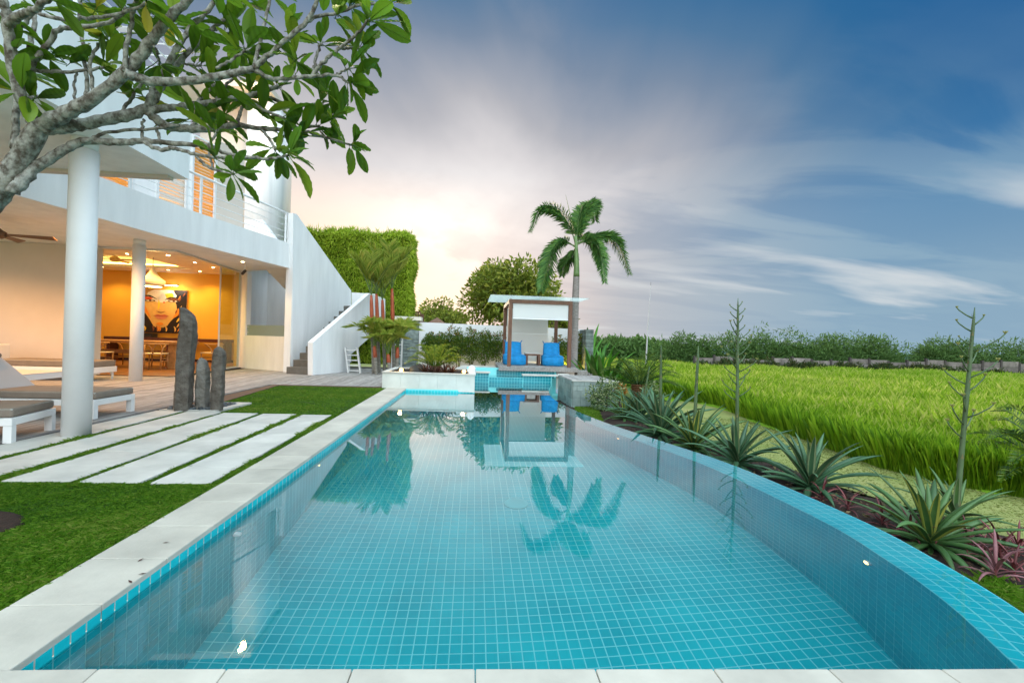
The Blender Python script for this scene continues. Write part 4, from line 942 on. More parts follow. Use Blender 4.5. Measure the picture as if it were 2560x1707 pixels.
for (px, py, lab) in ((1003, 929, 'small lit garden lamp beside the dark boulder in the planter'), (1160, 931, 'small lit garden lamp beside the white rock in the planter')):
    q = D(px, py, 14.25); t = empty('garden_lamp', (q[0], q[1], pzt-.06), 0, lab, 'lamp', 'planter lamps')
    MB().lathe([(.05, 0), (.05, .04), (.03, .05)], 12).build('base', darkm, t); MB().lathe([(.02, .05), (.055, .075), (.06, .11), (.03, .14)], 12).build('bulb_glass', mat('garden_lamp_glow', (1, .7, .3), .4, emit=(1, .60, .16), estr=6), t); lamp('garden_bulb', (0, -.05, .2), 5, (1, .6, .2), .05, 'POINT', t)
# ------------------------------------------------------------------ spa
spa = empty('spa_pool', (1.5, 18, 0), 0, 'raised teal tiled spa pool spilling over a notch into the swimming pool', 'spa'); spa.matrix_world = Matrix.Identity(4)
zl, zn, zr = .31, .10, .245
MB().box(PXR, .62, 17.51, 17.72, -1, zl-.055).box(.621, 1.94, 17.51, 17.72, -1, zn).box(1.941, 3.06, 17.51, 17.72, -1, zr-.055).build('front_wall', grout, spa)
for (x0, x1, zt) in ((PXR, .62, zl-.055), (.62, 1.94, zn), (1.94, 3.06, zr-.055)):
    nu = int((x1-x0)/(TP*1.15)); nv = max(1, int((zt+.1)/(TP*1.15))+1)
    tiled_face(spa, (x0, 17.508, zt-nv*TP*1.15), (1, 0, 0), (0, 0, 1), nu, nv, (0, -1, 0))
MB().box(.03, .66, 17.44, 17.80, zl-.054, zl).build('coping_slab', stone2, spa, bevel=.006); MB().box(1.90, 3.86, 17.44, 17.80, zr-.054, zr).build('coping_slab', stone2, spa, bevel=.006)
MB().box(3.42, 3.86, 17.81, 19.6, zr-.05, zr+.001).build('coping_slab', stone2, spa, bevel=.006)
MB().box(-.55, 1.0, 20.3, 20.75, zl-.04, zl+.05).build('coping_slab', stone2, spa, bevel=.006); MB().prism([(-.95, 17.0), (-.45, 16.5), (.02, 17.44), (.02, 17.8), (-.25, 20.3), (-.55, 20.3)], zl-.02, zl+.03).build('coping_slab', stone2, spa, bevel=.006)
# back wall of the spa under the gazebo, tiled
MB().box(-.25, 3.42, 18.56, 18.75, -.6, .40).build('back_wall', grout, spa)
tiled_face(spa, (.95, 18.555, .02), (1, 0, 0), (0, 0, 1), 22, 3, (0, -1, 0))
MB().box(-.3, .94, 20.28, 20.32, -.6, zl-.04).build('back_wall', grout, spa); tiled_face(spa, (-.3, 20.275, .02), (1, 0, 0), (0, 0, 1), 11, 2, (0, -1, 0))
MB().add([(-.3, 17.72, zn+.012), (3.42, 17.72, zn+.012), (3.42, 20.28, zn+.012), (-.3, 20.28, zn+.012)], [(0, 1, 2, 3)]).build('spa_water', wat, spa)
MB().add([(.62, 17.515, zn+.012), (1.94, 17.515, zn+.012), (1.94, 17.72, zn+.012), (.62, 17.72, zn+.012)], [(0, 1, 2, 3)]).build('spill_sheet', wat, spa)
MB().box(-.4, 3.5, 17.7, 20.4, -.75, -.6).build('spa_floor', grout, spa)
tiled_face(spa, (-.3, 17.75, -.6), (1, 0, 0), (0, 1, 0), 30, 8, (0, 0, 1))
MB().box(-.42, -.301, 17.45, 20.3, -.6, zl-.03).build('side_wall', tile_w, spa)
# stone clad block on the right of the spa
clad = mat('grey_green_slate', (.30, .36, .33), .7, col2=(.20, .26, .245), vscale=3.5, bump=.25, bscale=25, rnd=.22, detail=6)
blk = empty('stone_block', (3.5, 13, 0), 0, 'low block clad in grey-green stone slabs between spa and planting bed', 'wall'); blk.matrix_world = Matrix.Identity(4)
BY0, BY1, BZ = 14.9, 17.42, .27; BX0 = float(D(1430, 985, BY0)[0]); BX1 = float(D(1545, 985, BY0)[0])
MB().box(BX0+.03, BX1, BY0+.03, BY1, -.9, BZ-.03).build('core', darkm, blk)
def cladwall(A, B_, z0, z1, parent, m=clad, seed=0, hmin=.16, hmax=.26, lmin=.14, lmax=.3, th=.03):
    A = np.array(A, float); B_ = np.array(B_, float); d = B_-A; Ln = np.hypot(*d); d /= Ln; n_ = np.array([d[1], -d[0]]); g_ = random.Random(seed); z = z0
    while z < z1-.01:
        h = min(g_.uniform(hmin, hmax), z1-z); h = z1-z if z1-z-h < hmin*.5 else h; x = 0
        while x < Ln-.005:
            l = g_.uniform(lmin, lmax); l = Ln-x if Ln-x-l < lmin*.5 else min(l, Ln-x); a = A+d*(x+.003); b = A+d*(x+l-.003); k = th+g_.uniform(0, th*.35)
            MB().prism([tuple(a+n_*k), tuple(b+n_*k), tuple(b), tuple(a)], z+.003, z+h-.003).build('stone_slab', m, parent); x += l
        z += h
cladwall((BX0+.03, BY0+.03), (BX1, BY0+.03), -.75, BZ-.03, blk, seed=4); cladwall((BX0+.03, BY1), (BX0+.03, BY0+.03), -.75, BZ-.03, blk, seed=5, lmin=.3, lmax=.6)
MB().box(BX0-.01, BX1+.03, BY0-.02, BY0+.12, BZ-.029, BZ+.005).build('cap_slab', stone2, blk)
for k in range(8): MB().box(BX0+.02+k*.19, BX0+.20+k*.19, BY0+.125, BY1, BZ-.029, BZ-.004).build('board', deckm, blk)
MB().box(2.0, 3.4, 14.2, 17.5, -1.0, -.75).build('gutter', mat('dark_green_gutter', (.015, .035, .022), .4), pool)  # plain dark green floor in the gap beside the rim
# ------------------------------------------------------------------ gazebo
gz = empty('gazebo', (2.65, 20, .48), 0, 'brown timber gazebo with white roller blinds and a glass roof on a grey deck', 'gazebo'); gz.matrix_world = Matrix.Identity(4)
brown = mat('brown_timber', (.16, .075, .045), .55, var=.3, vscale=6, stretch=(4, 4, .6), bump=.12, bscale=40)
GX0, GX1, GY0, GY1, GZD = 1.03, 4.32, 18.42, 22.2, .47
MB().box(GX0, GX1, GY0, GY0+.06, GZD-.16, GZD).box(GX0, GX0+.05, GY0+.061, GY1, GZD-.16, GZD).box(GX1-.05, GX1, GY0+.061, GY1, GZD-.16, GZD).build('deck_fascia', deckm, gz)
nb = 22
for k in range(nb):
    x = GX0+.055+k*(GX1-GX0-.11)/nb; MB().box(x+.004, x+(GX1-GX0-.11)/nb-.004, GY0+.062, GY1, GZD-.03, GZD+.002).build('deck_board', deckm, gz)
MB().box(GX0+.1, GX1-.1, GY0+.3, GY1, -.4, GZD-.16).build('deck_support', white, gz)
PX_ = (float(D(1200+445/6.532+4, 912, 18.75)[0]), float(D(1200+1440/6.532+1, 915, 18.75)[0])); PT = 3.24
pw = .15
for x in PX_:
    for y in (18.72, 21.95): MB().box(x-pw/2, x+pw/2, y-pw/2, y+pw/2, GZD+.003, PT-.16).build('post', brown, gz, bevel=.006)
for ya_ in (18.65, 21.88): MB().box(PX_[0]-pw/2, PX_[1]+pw/2, ya_, ya_+.14, PT-.159, PT).build('beam', brown, gz, bevel=.006)
for x in PX_: MB().box(x-.07, x+.07, 18.791, 21.879, PT-.158, PT-.002).build('beam', brown, gz, bevel=.006)
for k in range(11):
    x = PX_[0]+.2+k*(PX_[1]-PX_[0]-.4)/10; MB().box(x-.03, x+.03, 18.791, 21.879, PT-.11, PT-.02).build('rafter', brown, gz)
rg = bpy.data.materials.new('roof_glass'); rg.use_nodes = True; _t = rg.node_tree; _t.nodes.clear()
_o = _t.nodes.new('ShaderNodeOutputMaterial'); _m = _t.nodes.new('ShaderNodeMixShader'); _tr = _t.nodes.new('ShaderNodeBsdfTransparent'); _gl = _t.nodes.new('ShaderNodeBsdfTranslucent')
_tr.inputs[0].default_value = (.90, .95, .93, 1); _gl.inputs[0].default_value = (.80, .88, .86, 1); _m.inputs[0].default_value = .30
_t.links.new(_tr.outputs[0], _m.inputs[1]); _t.links.new(_gl.outputs[0], _m.inputs[2]); _t.links.new(_m.outputs[0], _o.inputs[0])
xm = (PX_[0]+PX_[1])/2
for (xa, xb) in ((PX_[0]-.85, xm-.004), (xm+.004, PX_[1]+.70)):
    MB().slab([(xa, 18.30, PT+.10), (xb, 18.30, PT+.10), (xb, 22.4, PT+.16), (xa, 22.4, PT+.16)], (0, 0, .022)).build('roof_pane', rg, gz)
for x in (PX_[0], xm, PX_[1]):
    for y in (18.72, 21.95): MB().tube([(x, y, PT), (x, y, PT+.10+.015*(y-18.3))], .022, 8).build('roof_spigot', alu, gz)
blind = mat('white_blind', (.78, .79, .78), .8, trans=.25); blind2 = mat('white_back_blind', (.74, .73, .70), .8, trans=.25)
MB().box(PX_[0]+.10, PX_[1]-.09, 18.70, 18.708, PT-.78, PT-.16).build('front_blind', blind, gz); MB().tube([(PX_[0]+.09, 18.704, PT-.79), (PX_[1]-.08, 18.704, PT-.79)], .018, 8).build('blind_bar', whitemetal, gz)
MB().box(PX_[0]+.09, PX_[1]-.42, 21.84, 21.848, PT-1.34, PT-.16).build('back_blind', blind2, gz); MB().tube([(PX_[0]+.08, 21.844, PT-1.35), (PX_[1]-.41, 21.844, PT-1.35)], .02, 8).build('blind_bar', whitemetal, gz)
MB().box(PX_[0]+.09, PX_[1]-.42, 21.81, 21.816, GZD+.10, PT-1.36).build('back_blind', mat('clear_back_blind', (.80, .80, .78), .5, trans=.35), gz)
# step blocks and post pad on the right of the gazebo deck
MB().box(4.33, 4.75, 18.6, 19.6, -.3, .36).build('step_block', deckm, gz); MB().box(4.76, 5.15, 18.4, 19.6, -.3, .24).build('step_block', deckm, gz)
# two blue bean bag chairs and a side table
bluem = mat('blue_canvas', (.006, .25, .58), .75, var=.25, vscale=5, bump=.6, bscale=9)
def beanbag(loc, rz, label):
    t = empty('bean_bag_chair', loc, rz, label, 'bean bag', 'blue bean bags')
    def puff(name, prof, x0, x1, bulge, m):      # section in y-z swept along x with swollen sides
        P_ = spline(prof+[prof[0]], 34)[:-1]; c = P_.mean(0); nx = 9; vs = []; fs = []; n_ = len(P_)
        for i in range(nx):
            u_ = i/(nx-1)*2-1; x = (x0+x1)/2+(x1-x0)/2*u_; k = 1-bulge*abs(u_)**5
            for j, p in enumerate(P_):
                w_ = .012*sin(9*j*2*pi/n_)*abs(u_)**3; q = c+(p-c)*(k+w_); vs.append((x, q[0], q[1]))
        for i in range(nx-1):
            for j in range(n_): fs.append((i*n_+j, (i+1)*n_+j, (i+1)*n_+(j+1) % n_, i*n_+(j+1) % n_))
        fs += [tuple(range(n_-1, -1, -1)) if False else tuple(range(n_)), tuple((nx-1)*n_+j for j in range(n_-1, -1, -1))]
        return MB().add(vs, fs).build(name, m, t, smooth=True)
    puff('seat', [(-.52, .0), (-.58, .20), (-.48, .42), (0, .48), (.35, .45), (.42, .2), (.40, 0), (0, -.005)], -.46, .46, .16, bluem)
    puff('back', [(.10, .40), (.30, .85), (.36, 1.0), (.46, .98), (.55, .6), (.5, .05), (.3, .02)], -.36, .36, .12, bluem)
    MB().tube([(-.44, -.53, .40), (0, -.56, .43), (.44, -.53, .40)], .012, 6).build('seam', bluem, t)
    for sx in (-1, 1): MB().tube([(sx*.35, .38, .99), (sx*.40, .36, 1.07), (sx*.33, .42, .98)], .02, 6).build('ear', bluem, t)
    return t
bz = GZD+.008
x1 = float(D(1200+555/6.532, 895, 20.2)[0]); x2 = float(D(1200+1175/6.532, 895, 20.2)[0])
beanbag((x1, 20.2, bz), .06, 'blue bean bag chair beside the front timber post of the gazebo'); beanbag((x2, 20.2, bz), -.05, 'blue bean bag chair beside the lit hedge, right of the small table')
t = empty('side_table', ((x1+x2)/2-.02, 20.3, bz), 0, 'small dark wooden side table with a pale top between the bean bags', 'side table')
MB().box(-.36, .36, -.3, .3, .50, .535).build('top', mat('pale_table_top', (.55, .52, .48), .6), t); MB().box(-.33, .33, -.28, .28, .42, .499).build('apron', brown, t)
for sx in (-.28, .28):
    for sy in (-.24, .24): MB().box(sx-.05, sx+.05, sy-.045, sy+.045, 0, .419).build('leg', brown, t)
# ------------------------------------------------------------------ garden walls
gwm = mat('garden_wall_paint', (.76, .77, .77), .8, var=.08, vscale=.6)
gw = empty('garden_wall', (1.5, 24, 0), 0, 'white rendered garden wall behind the gazebo and shrubs', 'wall'); gw.matrix_world = Matrix.Identity(4)
MB().prism([(-2.86, 24.0), (5.9, 24.0), (5.9, 24.25), (-2.86, 24.25)], -.4, [2.36, 2.26, 2.26, 2.36]).build('wall', gwm, gw)
slate = mat('stacked_slate', (.23, .28, .26), .85, col2=(.12, .155, .145), vscale=6, bump=.5, bscale=30, rnd=.3, detail=6)
def slate_pillar(x0, x1, y0, y1, z1, label, seed, cap=None):
    t = empty('slate_pillar', (x0, y0, 0), 0, label, 'pillar', 'stacked slate pillars'); t.matrix_world = Matrix.Identity(4); g_ = random.Random(seed); z = -.3
    MB().box(x0+.02, x1-.02, y0+.02, y1-.02, -.3, z1-.02).build('core', darkm, t)
    while z < z1-.005:
        h = min(g_.uniform(.055, .095), z1-z); x = x0
        while x < x1-.01:
            l = g_.uniform(.25, .6); l = x1-x if x1-x-l < .12 else min(l, x1-x); MB().box(x+.003, x+l-.003, y0-g_.uniform(0, .035), y1, z+.003, z+h-.002).build('slate', slate, t); x += l
        z += h
    return t
tp = slate_pillar(-3.84, -2.87, 23.9, 24.3, 2.42, 'stacked slate pillar behind the red-stemmed palms', 1)
MB().box(-4.1, -2.75, 23.75, 24.5, 2.43, 2.62).build('cap', mat('cream_cap', (.70, .66, .56), .7), tp); 
slate_pillar(5.62, 6.02, 22.6, 24.3, 2.22, 'stacked slate pillar at the open end of the garden wall', 2)
# lamp among the shrubs by the gazebo
q = D(1405, 925, 23.2); t = empty('hedge_uplight', (q[0], 23.25, .0), 0, 'yellow uplight at the foot of the hedge beside the gazebo', 'lamp'); MB().lathe([(.06, 0), (.08, .08), (.05, .12)], 12).build('housing', darkm, t); MB().lathe([(.045, .121), (.045, .13), (.001, .13)], 12).build('lens', MATS['garden_lamp_glow'], t); lamp('hedge_bulb', (0, -.15, .35), 55, (1, .62, .08), .06, 'POINT', t)
# neighbour's balcony terrace seen over the pillar
t = empty('neighbour_terrace', (-3.6, 30, 0), 0, 'cream terrace parapet with a dark wooden balustrade beyond the slate pillar', 'terrace'); t.matrix_world = Matrix.Identity(4)
a = D(1008, 806, 28); b = D(1052, 806, 28); MB().box(a[0]-3, b[0], 28, 30.5, 0, a[2]).build('parapet', MATS['cream_cap'], t)
for k in range(11):
    x = a[0]-.3+(b[0]-a[0]+.25)*k/10; MB().box(x-.025, x+.025, 28.1, 28.15, a[2], a[2]+.62).build('baluster', brown, t)
MB().box(a[0]-3, b[0]-.02, 28.08, 28.17, a[2]+.62, a[2]+.70).build('rail', brown, t)
for k in range(6): MB().box(b[0]-.1, b[0]-.05, 28.5+k*.3, 28.55+k*.3, a[2], a[2]+.62).build('baluster', brown, t)
# far thatched roof
c = D(1090, 800, 46); t = empty('far_house', (c[0], 46, 0), 0, 'small distant house whose brown pitched roof shows over the white wall', 'house')
MB().box(-1.6, 1.6, 0, 3, 0, 2.4).build('wall', MATS['cream_cap'], t); MB().add([(-2, -.4, 2.4), (2, -.4, 2.4), (2, 3.4, 2.4), (-2, 3.4, 2.4), (0, 1.5, 3.75)], [(0, 1, 4), (1, 2, 4), (2, 3, 4), (3, 0, 4), (0, 3, 2, 1)]).build('roof', mat('brown_thatch', (.16, .09, .06), .95, var=.3, vscale=8), t)
# folded ladders under the stair
def ladder(a, b, w_, label, lean):
    a = np.array(a); b = np.array(b); t = empty('folding_ladder', tuple(a), 0, label, 'ladder', 'folding ladders'); t.matrix_world = Matrix.Identity(4); s_ = np.array([w_, 0, 0.]); al = mat('ladder_aluminium', (.62, .63, .62), .4, metal=.2)
    for o_ in (np.zeros(3), s_, np.array([0, .1, 0.]), s_+np.array([0, .1, 0])): MB().bar(a+o_, b+o_, .06, .04).build('stile', al, t)
    for k in range(5): p = a+(b-a)*(k+.5)/5; MB().bar(p, p+s_, .045).build('rung', al, t)
p = G(905, 933); ladder((p[0]-.55, p[1], 0), (p[0]-.75, p[1]+.15, 1.05), .48, 'folded aluminium ladder leaning under the stair parapet', 0)
p = G(985, 930); ladder((p[0]-.25, p[1]+.8, 0), (p[0]-.25, p[1]+.95, 2.4), .42, 'upright aluminium ladder behind the red-stemmed palms', 0)
# ================================================================== PLANTS
def frond_arrays(path, nl, Lmax, wd, seed=0, fwd=.5, vee=.25, droop=.35, rows=1, t0=.12, prof=None, roll=0.0, v0=0.0, v1=1.0):
    g_ = np.random.default_rng(seed); P_ = spline(path, nl*2+4); m = len(P_); ts = np.linspace(t0, .995, nl); idx = ts*(m-1)
    pos = np.stack([np.interp(idx, np.arange(m), P_[:, k]) for k in range(3)], 1); T = unit(np.stack([np.interp(idx, np.arange(m), np.gradient(P_[:, k])) for k in range(3)], 1))
    up = np.array([0, 0, 1.]); S = unit(np.cross(T, up)+1e-6); U = np.cross(S, T)
    if roll: S, U = S*cos(roll)+U*sin(roll), U*cos(roll)-S*sin(roll)
    Vs = []; Fs = []; vv = []; k = 0
    prof = prof or (lambda t: np.clip(np.sin(np.clip((t-t0)/(1-t0), 0, 1)**.7*pi*.86+.35), .12, 1))
    Ln = Lmax*prof(ts)
    for rw in range(rows):
        ve = vee+(.55*(rw-(rows-1)/2) if rows > 1 else 0)
        for sd_ in (-1, 1):
            d = unit(S*sd_+T*fwd+U*ve+g_.normal(0, .10, (nl, 3))); L_ = Ln[:, None]*g_.uniform(.85, 1.1, (nl, 1))
            mid_ = pos+d*L_*.5-up*L_*droop*.12; tip = pos+d*L_-up*L_*droop; wv = unit(np.cross(d, U))*wd/2
            Vs.append(np.stack([pos, mid_+wv, tip, mid_-wv], 1).reshape(-1, 3)); i = np.arange(nl)[:, None]*4+k; Fs += [i+np.array([[0, 1, 2]]), i+np.array([[0, 2, 3]])]; k += nl*4
            vv.append(np.repeat(v0+(v1-v0)*g_.uniform(0, 1, nl), 4))
    return np.concatenate(Vs), np.concatenate(Fs), np.concatenate(vv), P_
def frond(parent, path, nl, Lmax, wd, m, stem_m, r0=.012, name='frond', **k):
    V_, F_, v_, P_ = frond_arrays(path, nl, Lmax, wd, **k)
    o = fast(name, V_, F_, m, parent, v_)
    MB().tube(P_[::max(1, len(P_)//8)], np.linspace(r0, r0*.3, len(P_[::max(1, len(P_)//8)])), 5).build('rachis', stem_m, o)
    return o
fol_palm = leafmat('palm_leaflet', [(.05, .14, .04), (.10, .25, .06), (.20, .36, .07)], .45, .3)
fol_cyc = leafmat('cycad_leaflet', [(.03, .08, .015), (.07, .14, .02), (.17, .22, .03)], .45, .25)
fol_cyc_y = leafmat('young_cycad_leaflet', [(.09, .17, .012), (.22, .29, .02), (.40, .40, .05)], .5, .35)
fol_lip = leafmat('lipstick_palm_leaflet', [(.17, .28, .03), (.36, .46, .07), (.60, .56, .12)], .5, .5)
fol_hedge = leafmat('bamboo_hedge_leaf', [(.18, .31, .015), (.36, .50, .03), (.55, .64, .07)], .6, .35)
fol_shrub = leafmat('wall_shrub_leaf', [(.035, .09, .012), (.08, .16, .018), (.14, .20, .02), (.34, .10, .03)], .5, .3)
fol_tree = leafmat('big_tree_leaf', [(.10, .14, .015), (.20, .26, .03), (.36, .36, .05)], .6, .4)
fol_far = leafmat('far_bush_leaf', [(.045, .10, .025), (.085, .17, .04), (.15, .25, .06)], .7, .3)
fol_var = leafmat('variegated_leaf', [(.04, .10, .02), (.12, .19, .05), (.45, .48, .26)], .55, .3)
fol_broad = leafmat('broad_leaf', [(.03, .15, .012), (.09, .27, .02), (.20, .38, .04)], .4, .4)
stem_g = mat('green_stem', (.10, .16, .04), .5); stem_b = mat('brown_stem', (.10, .07, .045), .9, var=.3, vscale=10)
# ---------------- tall palm behind the gazebo
PY = 20.35
palm = empty('palm_tree', tuple(D(1434, 925, PY)*np.array([1, 1, 0])), 0, 'tall single palm with a slim grey trunk and feathery drooping fronds by the gazebo', 'palm'); palm.matrix_world = Matrix.Identity(4)
tr = [D(px, py, PY) for px, py in ((1433, 935), (1436, 830), (1439, 740), (1441, 690))]; tr[0][2] = -.3
tro = MB().tube(spline(tr, 40), [(.185-.05*(i/39))*(1+.035*(i % 2)) for i in range(40)], 14).build('trunk', mat('palm_bark', (.34, .31, .29), .85, col2=(.20, .17, .155), vscale=7, bump=.3, bscale=20, stretch=(1, 1, 5)), palm, smooth=True)
cs = [D(px, py, PY) for px, py in ((1441, 692), (1441.5, 660), (1440.5, 625), (1439, 590))]
MB().tube(spline(cs, 12), np.linspace(.145, .06, 12), 12).build('crownshaft', mat('crownshaft_green', (.16, .26, .09), .4, var=.2, vscale=3), palm, smooth=True)
for i, (pp, dy, Lm) in enumerate(((((1440, 615), (1424, 565), (1392, 527), (1352, 524), (1326, 578)), -.4, .62), (((1440, 605), (1449, 560), (1462, 525), (1480, 512), (1488, 552)), .9, .75), (((1438, 618), (1410, 602), (1382, 628), (1362, 690), (1352, 728)), -.9, .62),
        (((1438, 615), (1400, 606), (1368, 640), (1348, 705)), .8, .55), (((1443, 612), (1478, 600), (1500, 632), (1512, 705)), -.9, .6), (((1443, 608), (1490, 592), (1538, 600), (1574, 685)), .5, .62), (((1440, 605), (1445, 565), (1452, 530), (1470, 505)), .2, .6), (((1440, 612), (1430, 640), (1412, 660), (1405, 690)), 1.2, .5), (((1441, 612), (1460, 590), (1490, 615), (1500, 670)), 1.3, .55))):
    pth = [D(px, py, PY+dy*(k/(len(pp)-1))) for k, (px, py) in enumerate(pp)]
    frond(palm, pth, 95, Lm, .032, fol_palm, stem_g, .03, seed=20+i, fwd=.75, vee=.1, droop=.22, rows=3, t0=.14, prof=lambda t: np.clip(np.sin(np.clip(t, 0, 1)*pi*.80+.45), .35, 1))
MB().tube([D(1438, 590, PY), D(1425, 535, PY), D(1414, 487, PY)], [.03, .02, .005], 6).build('spear_leaf', stem_g, palm)
# ---------------- red-stemmed clump palms by the stair
redm = mat('red_crownshaft', (.36, .075, .025), .4, var=.3, vscale=4); ring = mat('ringed_stem', (.30, .28, .24), .8, col2=(.14, .13, .10), vscale=4, stretch=(1, 1, 8))
lip = [((934, 936), (928, 738), 19.4, 1.0, 'tallest left'), ((948, 934), (941, 735), 19.7, 1.0, ''), ((962, 932), (956, 750), 20.0, .85, ''), ((985, 932), (980, 722), 19.9, 1.15, ''), ((941, 938), (936, 865), 18.9, .75, ''), ((992, 932), (994, 868), 19.2, .85, ''), ((975, 932), (970, 885), 18.8, .7, '')]
llab = ['slender red-stemmed palm nearest the stair parapet, reaching the stair landing', 'slender red-stemmed palm between the two leaning against the landing wall', 'thin red-stemmed palm behind the clump with a low crown', 'tallest red-stemmed palm of the clump beside the slate pillar', 'short red-stemmed palm with a deep green crown in front of the stair', 'short red-stemmed palm with arching fronds before the slate pillar', 'lowest palm of the red-stemmed clump, all dark green fronds']
for i, (b, tp, y, sc_, _) in enumerate(lip):
    p0 = D(b[0], b[1], y); p0[2] = -.02; p1 = D(tp[0], tp[1], y); t = empty('red_stem_palm', tuple(p0), 0, llab[i], 'palm', 'red-stemmed clump palms'); t.matrix_world = Matrix.Identity(4); h = p1[2]
    zs = np.linspace(0, 1, 14); MB().tube([p0+(p1-p0)*k*.62 for k in zs], [.068+.006*(j % 2) for j in range(14)], 9).build('stem', ring, t, smooth=True)
    MB().tube([p0+(p1-p0)*k for k in (.58, .66, .9, 1.0)], [.066, .088, .07, .05], 10).build('crownshaft', redm, t, smooth=True)
    g_ = random.Random(70+i); nf = 10
    for k in range(nf):
        a = 2*pi*k/nf+g_.uniform(-.3, .3); e = R(g_.uniform(58, 88)) if i < 4 else R(g_.uniform(50, 80)); Lf = sc_*g_.uniform(1.3, 1.8); d = np.array([cos(a)*cos(e), sin(a)*cos(e)*.8, sin(e)])
        pth = [p1, p1+d*Lf*.45, p1+d*Lf*.8+np.array([cos(a)*.06, sin(a)*.05, -.05*Lf]), p1+d*Lf+(np.array([cos(a)*.12*Lf, sin(a)*.1*Lf, -.06*Lf]) if i < 4 else np.array([cos(a)*.25*Lf, sin(a)*.2*Lf, -.25*Lf]))]
        frond(t, pth, 36, .74*sc_, .05, fol_lip, stem_g, .014, seed=100+10*i+k, fwd=1.1, vee=.45, droop=.15, t0=.28, prof=lambda t_: np.clip(1.05-.55*(t_-.3), .3, 1))
# ---------------- tall clipped bamboo hedge
def leaf_mass(name, boxes, n, L_, W_, m, parent, seed, core=None, droop=.3, jitter=1.3):
    """leaves over the faces of boxes ((lo),(hi))"""
    g_ = np.random.default_rng(seed); Pn = []; Nn = []
    for (lo, hi, faces, frac) in boxes:
        lo, hi = np.array(lo, float), np.array(hi, float); k = int(n*frac); f_ = g_.choice(len(faces), k); q = g_.uniform(lo, hi, (k, 3)); nr = np.zeros((k, 3))
        for fi, (ax, sd_) in enumerate(faces):
            s_ = f_ == fi; q[s_, ax] = (hi if sd_ > 0 else lo)[ax]-sd_*g_.exponential(.06, s_.sum()); nr[s_, ax] = sd_
        Pn.append(q); Nn.append(nr)
    P_ = np.concatenate(Pn); N_ = np.concatenate(Nn); wob = .06*np.sin(P_[:, 0]*1.9+P_[:, 2]*1.3)+.07*np.sin(P_[:, 2]*3.1-P_[:, 0]*2.3)+.05*np.sin(P_[:, 0]*5.7+P_[:, 1]*4); P_ = P_+N_*wob[:, None]
    V_, F_, v_ = leaves(P_, N_, L_, W_, seed, droop, jitter); return fast(name, V_, F_, m, parent, v_)
hd = empty('tall_hedge', (-6.5, 26.5, 0), 0, 'very tall clipped bamboo hedge rising behind the white stair', 'hedge'); hd.matrix_world = Matrix.Identity(4)
hx0, hx1 = float(D(765, 600, 26)[0]), float(D(1024, 600, 26)[0]); hzt = 7.35
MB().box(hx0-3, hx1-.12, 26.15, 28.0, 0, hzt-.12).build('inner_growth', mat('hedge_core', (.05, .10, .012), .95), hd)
leaf_mass('foliage', [((hx0-3, 26.0, .2), (hx1, 28.1, hzt), [(1, -1)], .66), ((hx0-3, 26.0, .2), (hx1, 28.1, hzt), [(0, 1)], .17), ((hx0-3, 26.0, .2), (hx1, 28.1, hzt), [(2, 1)], .17)], 52000, .26, .05, fol_hedge, hd, 31, droop=1.7)
g_ = np.random.default_rng(5); q = np.c_[g_.uniform(hx0, hx1, 500), g_.uniform(26, 27, 500), np.full(500, hzt-.05)]; V_, F_, v_ = leaves(q, np.tile([0, 0, 1.], (500, 1)), .4, .03, 6, 0); tag(fast('shoot_tips', V_, F_, fol_hedge, hd, v_), kind='stuff')
# hedge and plants seen through the passage
hp = empty('passage_shrub', (-8.3, 23.5, 0), 0, 'dark leafy shrub with spiky rosettes seen through the passage under the stair', 'shrub'); hp.matrix_world = Matrix.Identity(4)
leaf_mass('foliage', [((-8.95, 23.6, 1.0), (-7.3, 24.6, 4.6), [(1, -1), (0, -1)], 1.0)], 3500, .34, .07, fol_shrub, hp, 41)
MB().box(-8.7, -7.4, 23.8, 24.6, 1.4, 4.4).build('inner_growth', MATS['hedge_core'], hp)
for (x, z) in ((-8.35, 2.6), (-7.7, 2.4)):
    MB().tube([(x, 23.3, 0), (x+.05, 23.35, z-.2)], .05, 7).build('stem', stem_b, hp); q = np.tile(np.array([x+.05, 23.35, z-.2]), (90, 1)); gg = np.random.default_rng(int(z*10)); V_, F_, v_ = leaves(q, unit(gg.normal(0, 1, (90, 3))+np.array([0, 0, .6])), .75, .06, 3, .3, .2); fast('spiky_leaves', V_, F_, fol_cyc, hp, v_)
# ---------------- shrubs along the garden wall
def clump_points(c, r, n, seed, nb=9):
    """points on many small overlapping balls: an uneven crown"""
    g_ = np.random.default_rng(seed); c = np.array(c, float); r = np.array(r, float); d = unit(g_.normal(0, 1, (nb, 3))); ctr = c+d*r*g_.uniform(.35, .78, (nb, 1)); rad = g_.uniform(.30, .52, nb)
    k = g_.choice(nb, n, p=rad**2/(rad**2).sum()); dd = unit(g_.normal(0, 1, (n, 3))); P_ = ctr[k]+dd*r*rad[k][:, None]*g_.uniform(.75, 1.08, (n, 1)); return P_, dd
slab_ = ['slim shrub beside the slate pillar, reddish new leaves on top', 'slim shrub second from the slate pillar along the white wall', 'slim dark green shrub third from the slate pillar', 'narrow dark green shrub fourth from the slate pillar', 'wide loose shrub left of the bushy one by the gazebo', 'wide dark shrub with gaps at its foot on the white wall', 'dense bushy shrub with red tips touching the gazebo post', 'shrub lit yellow from below beside the gazebo', 'dark shrub at the right end of the white wall by the slate pillar']
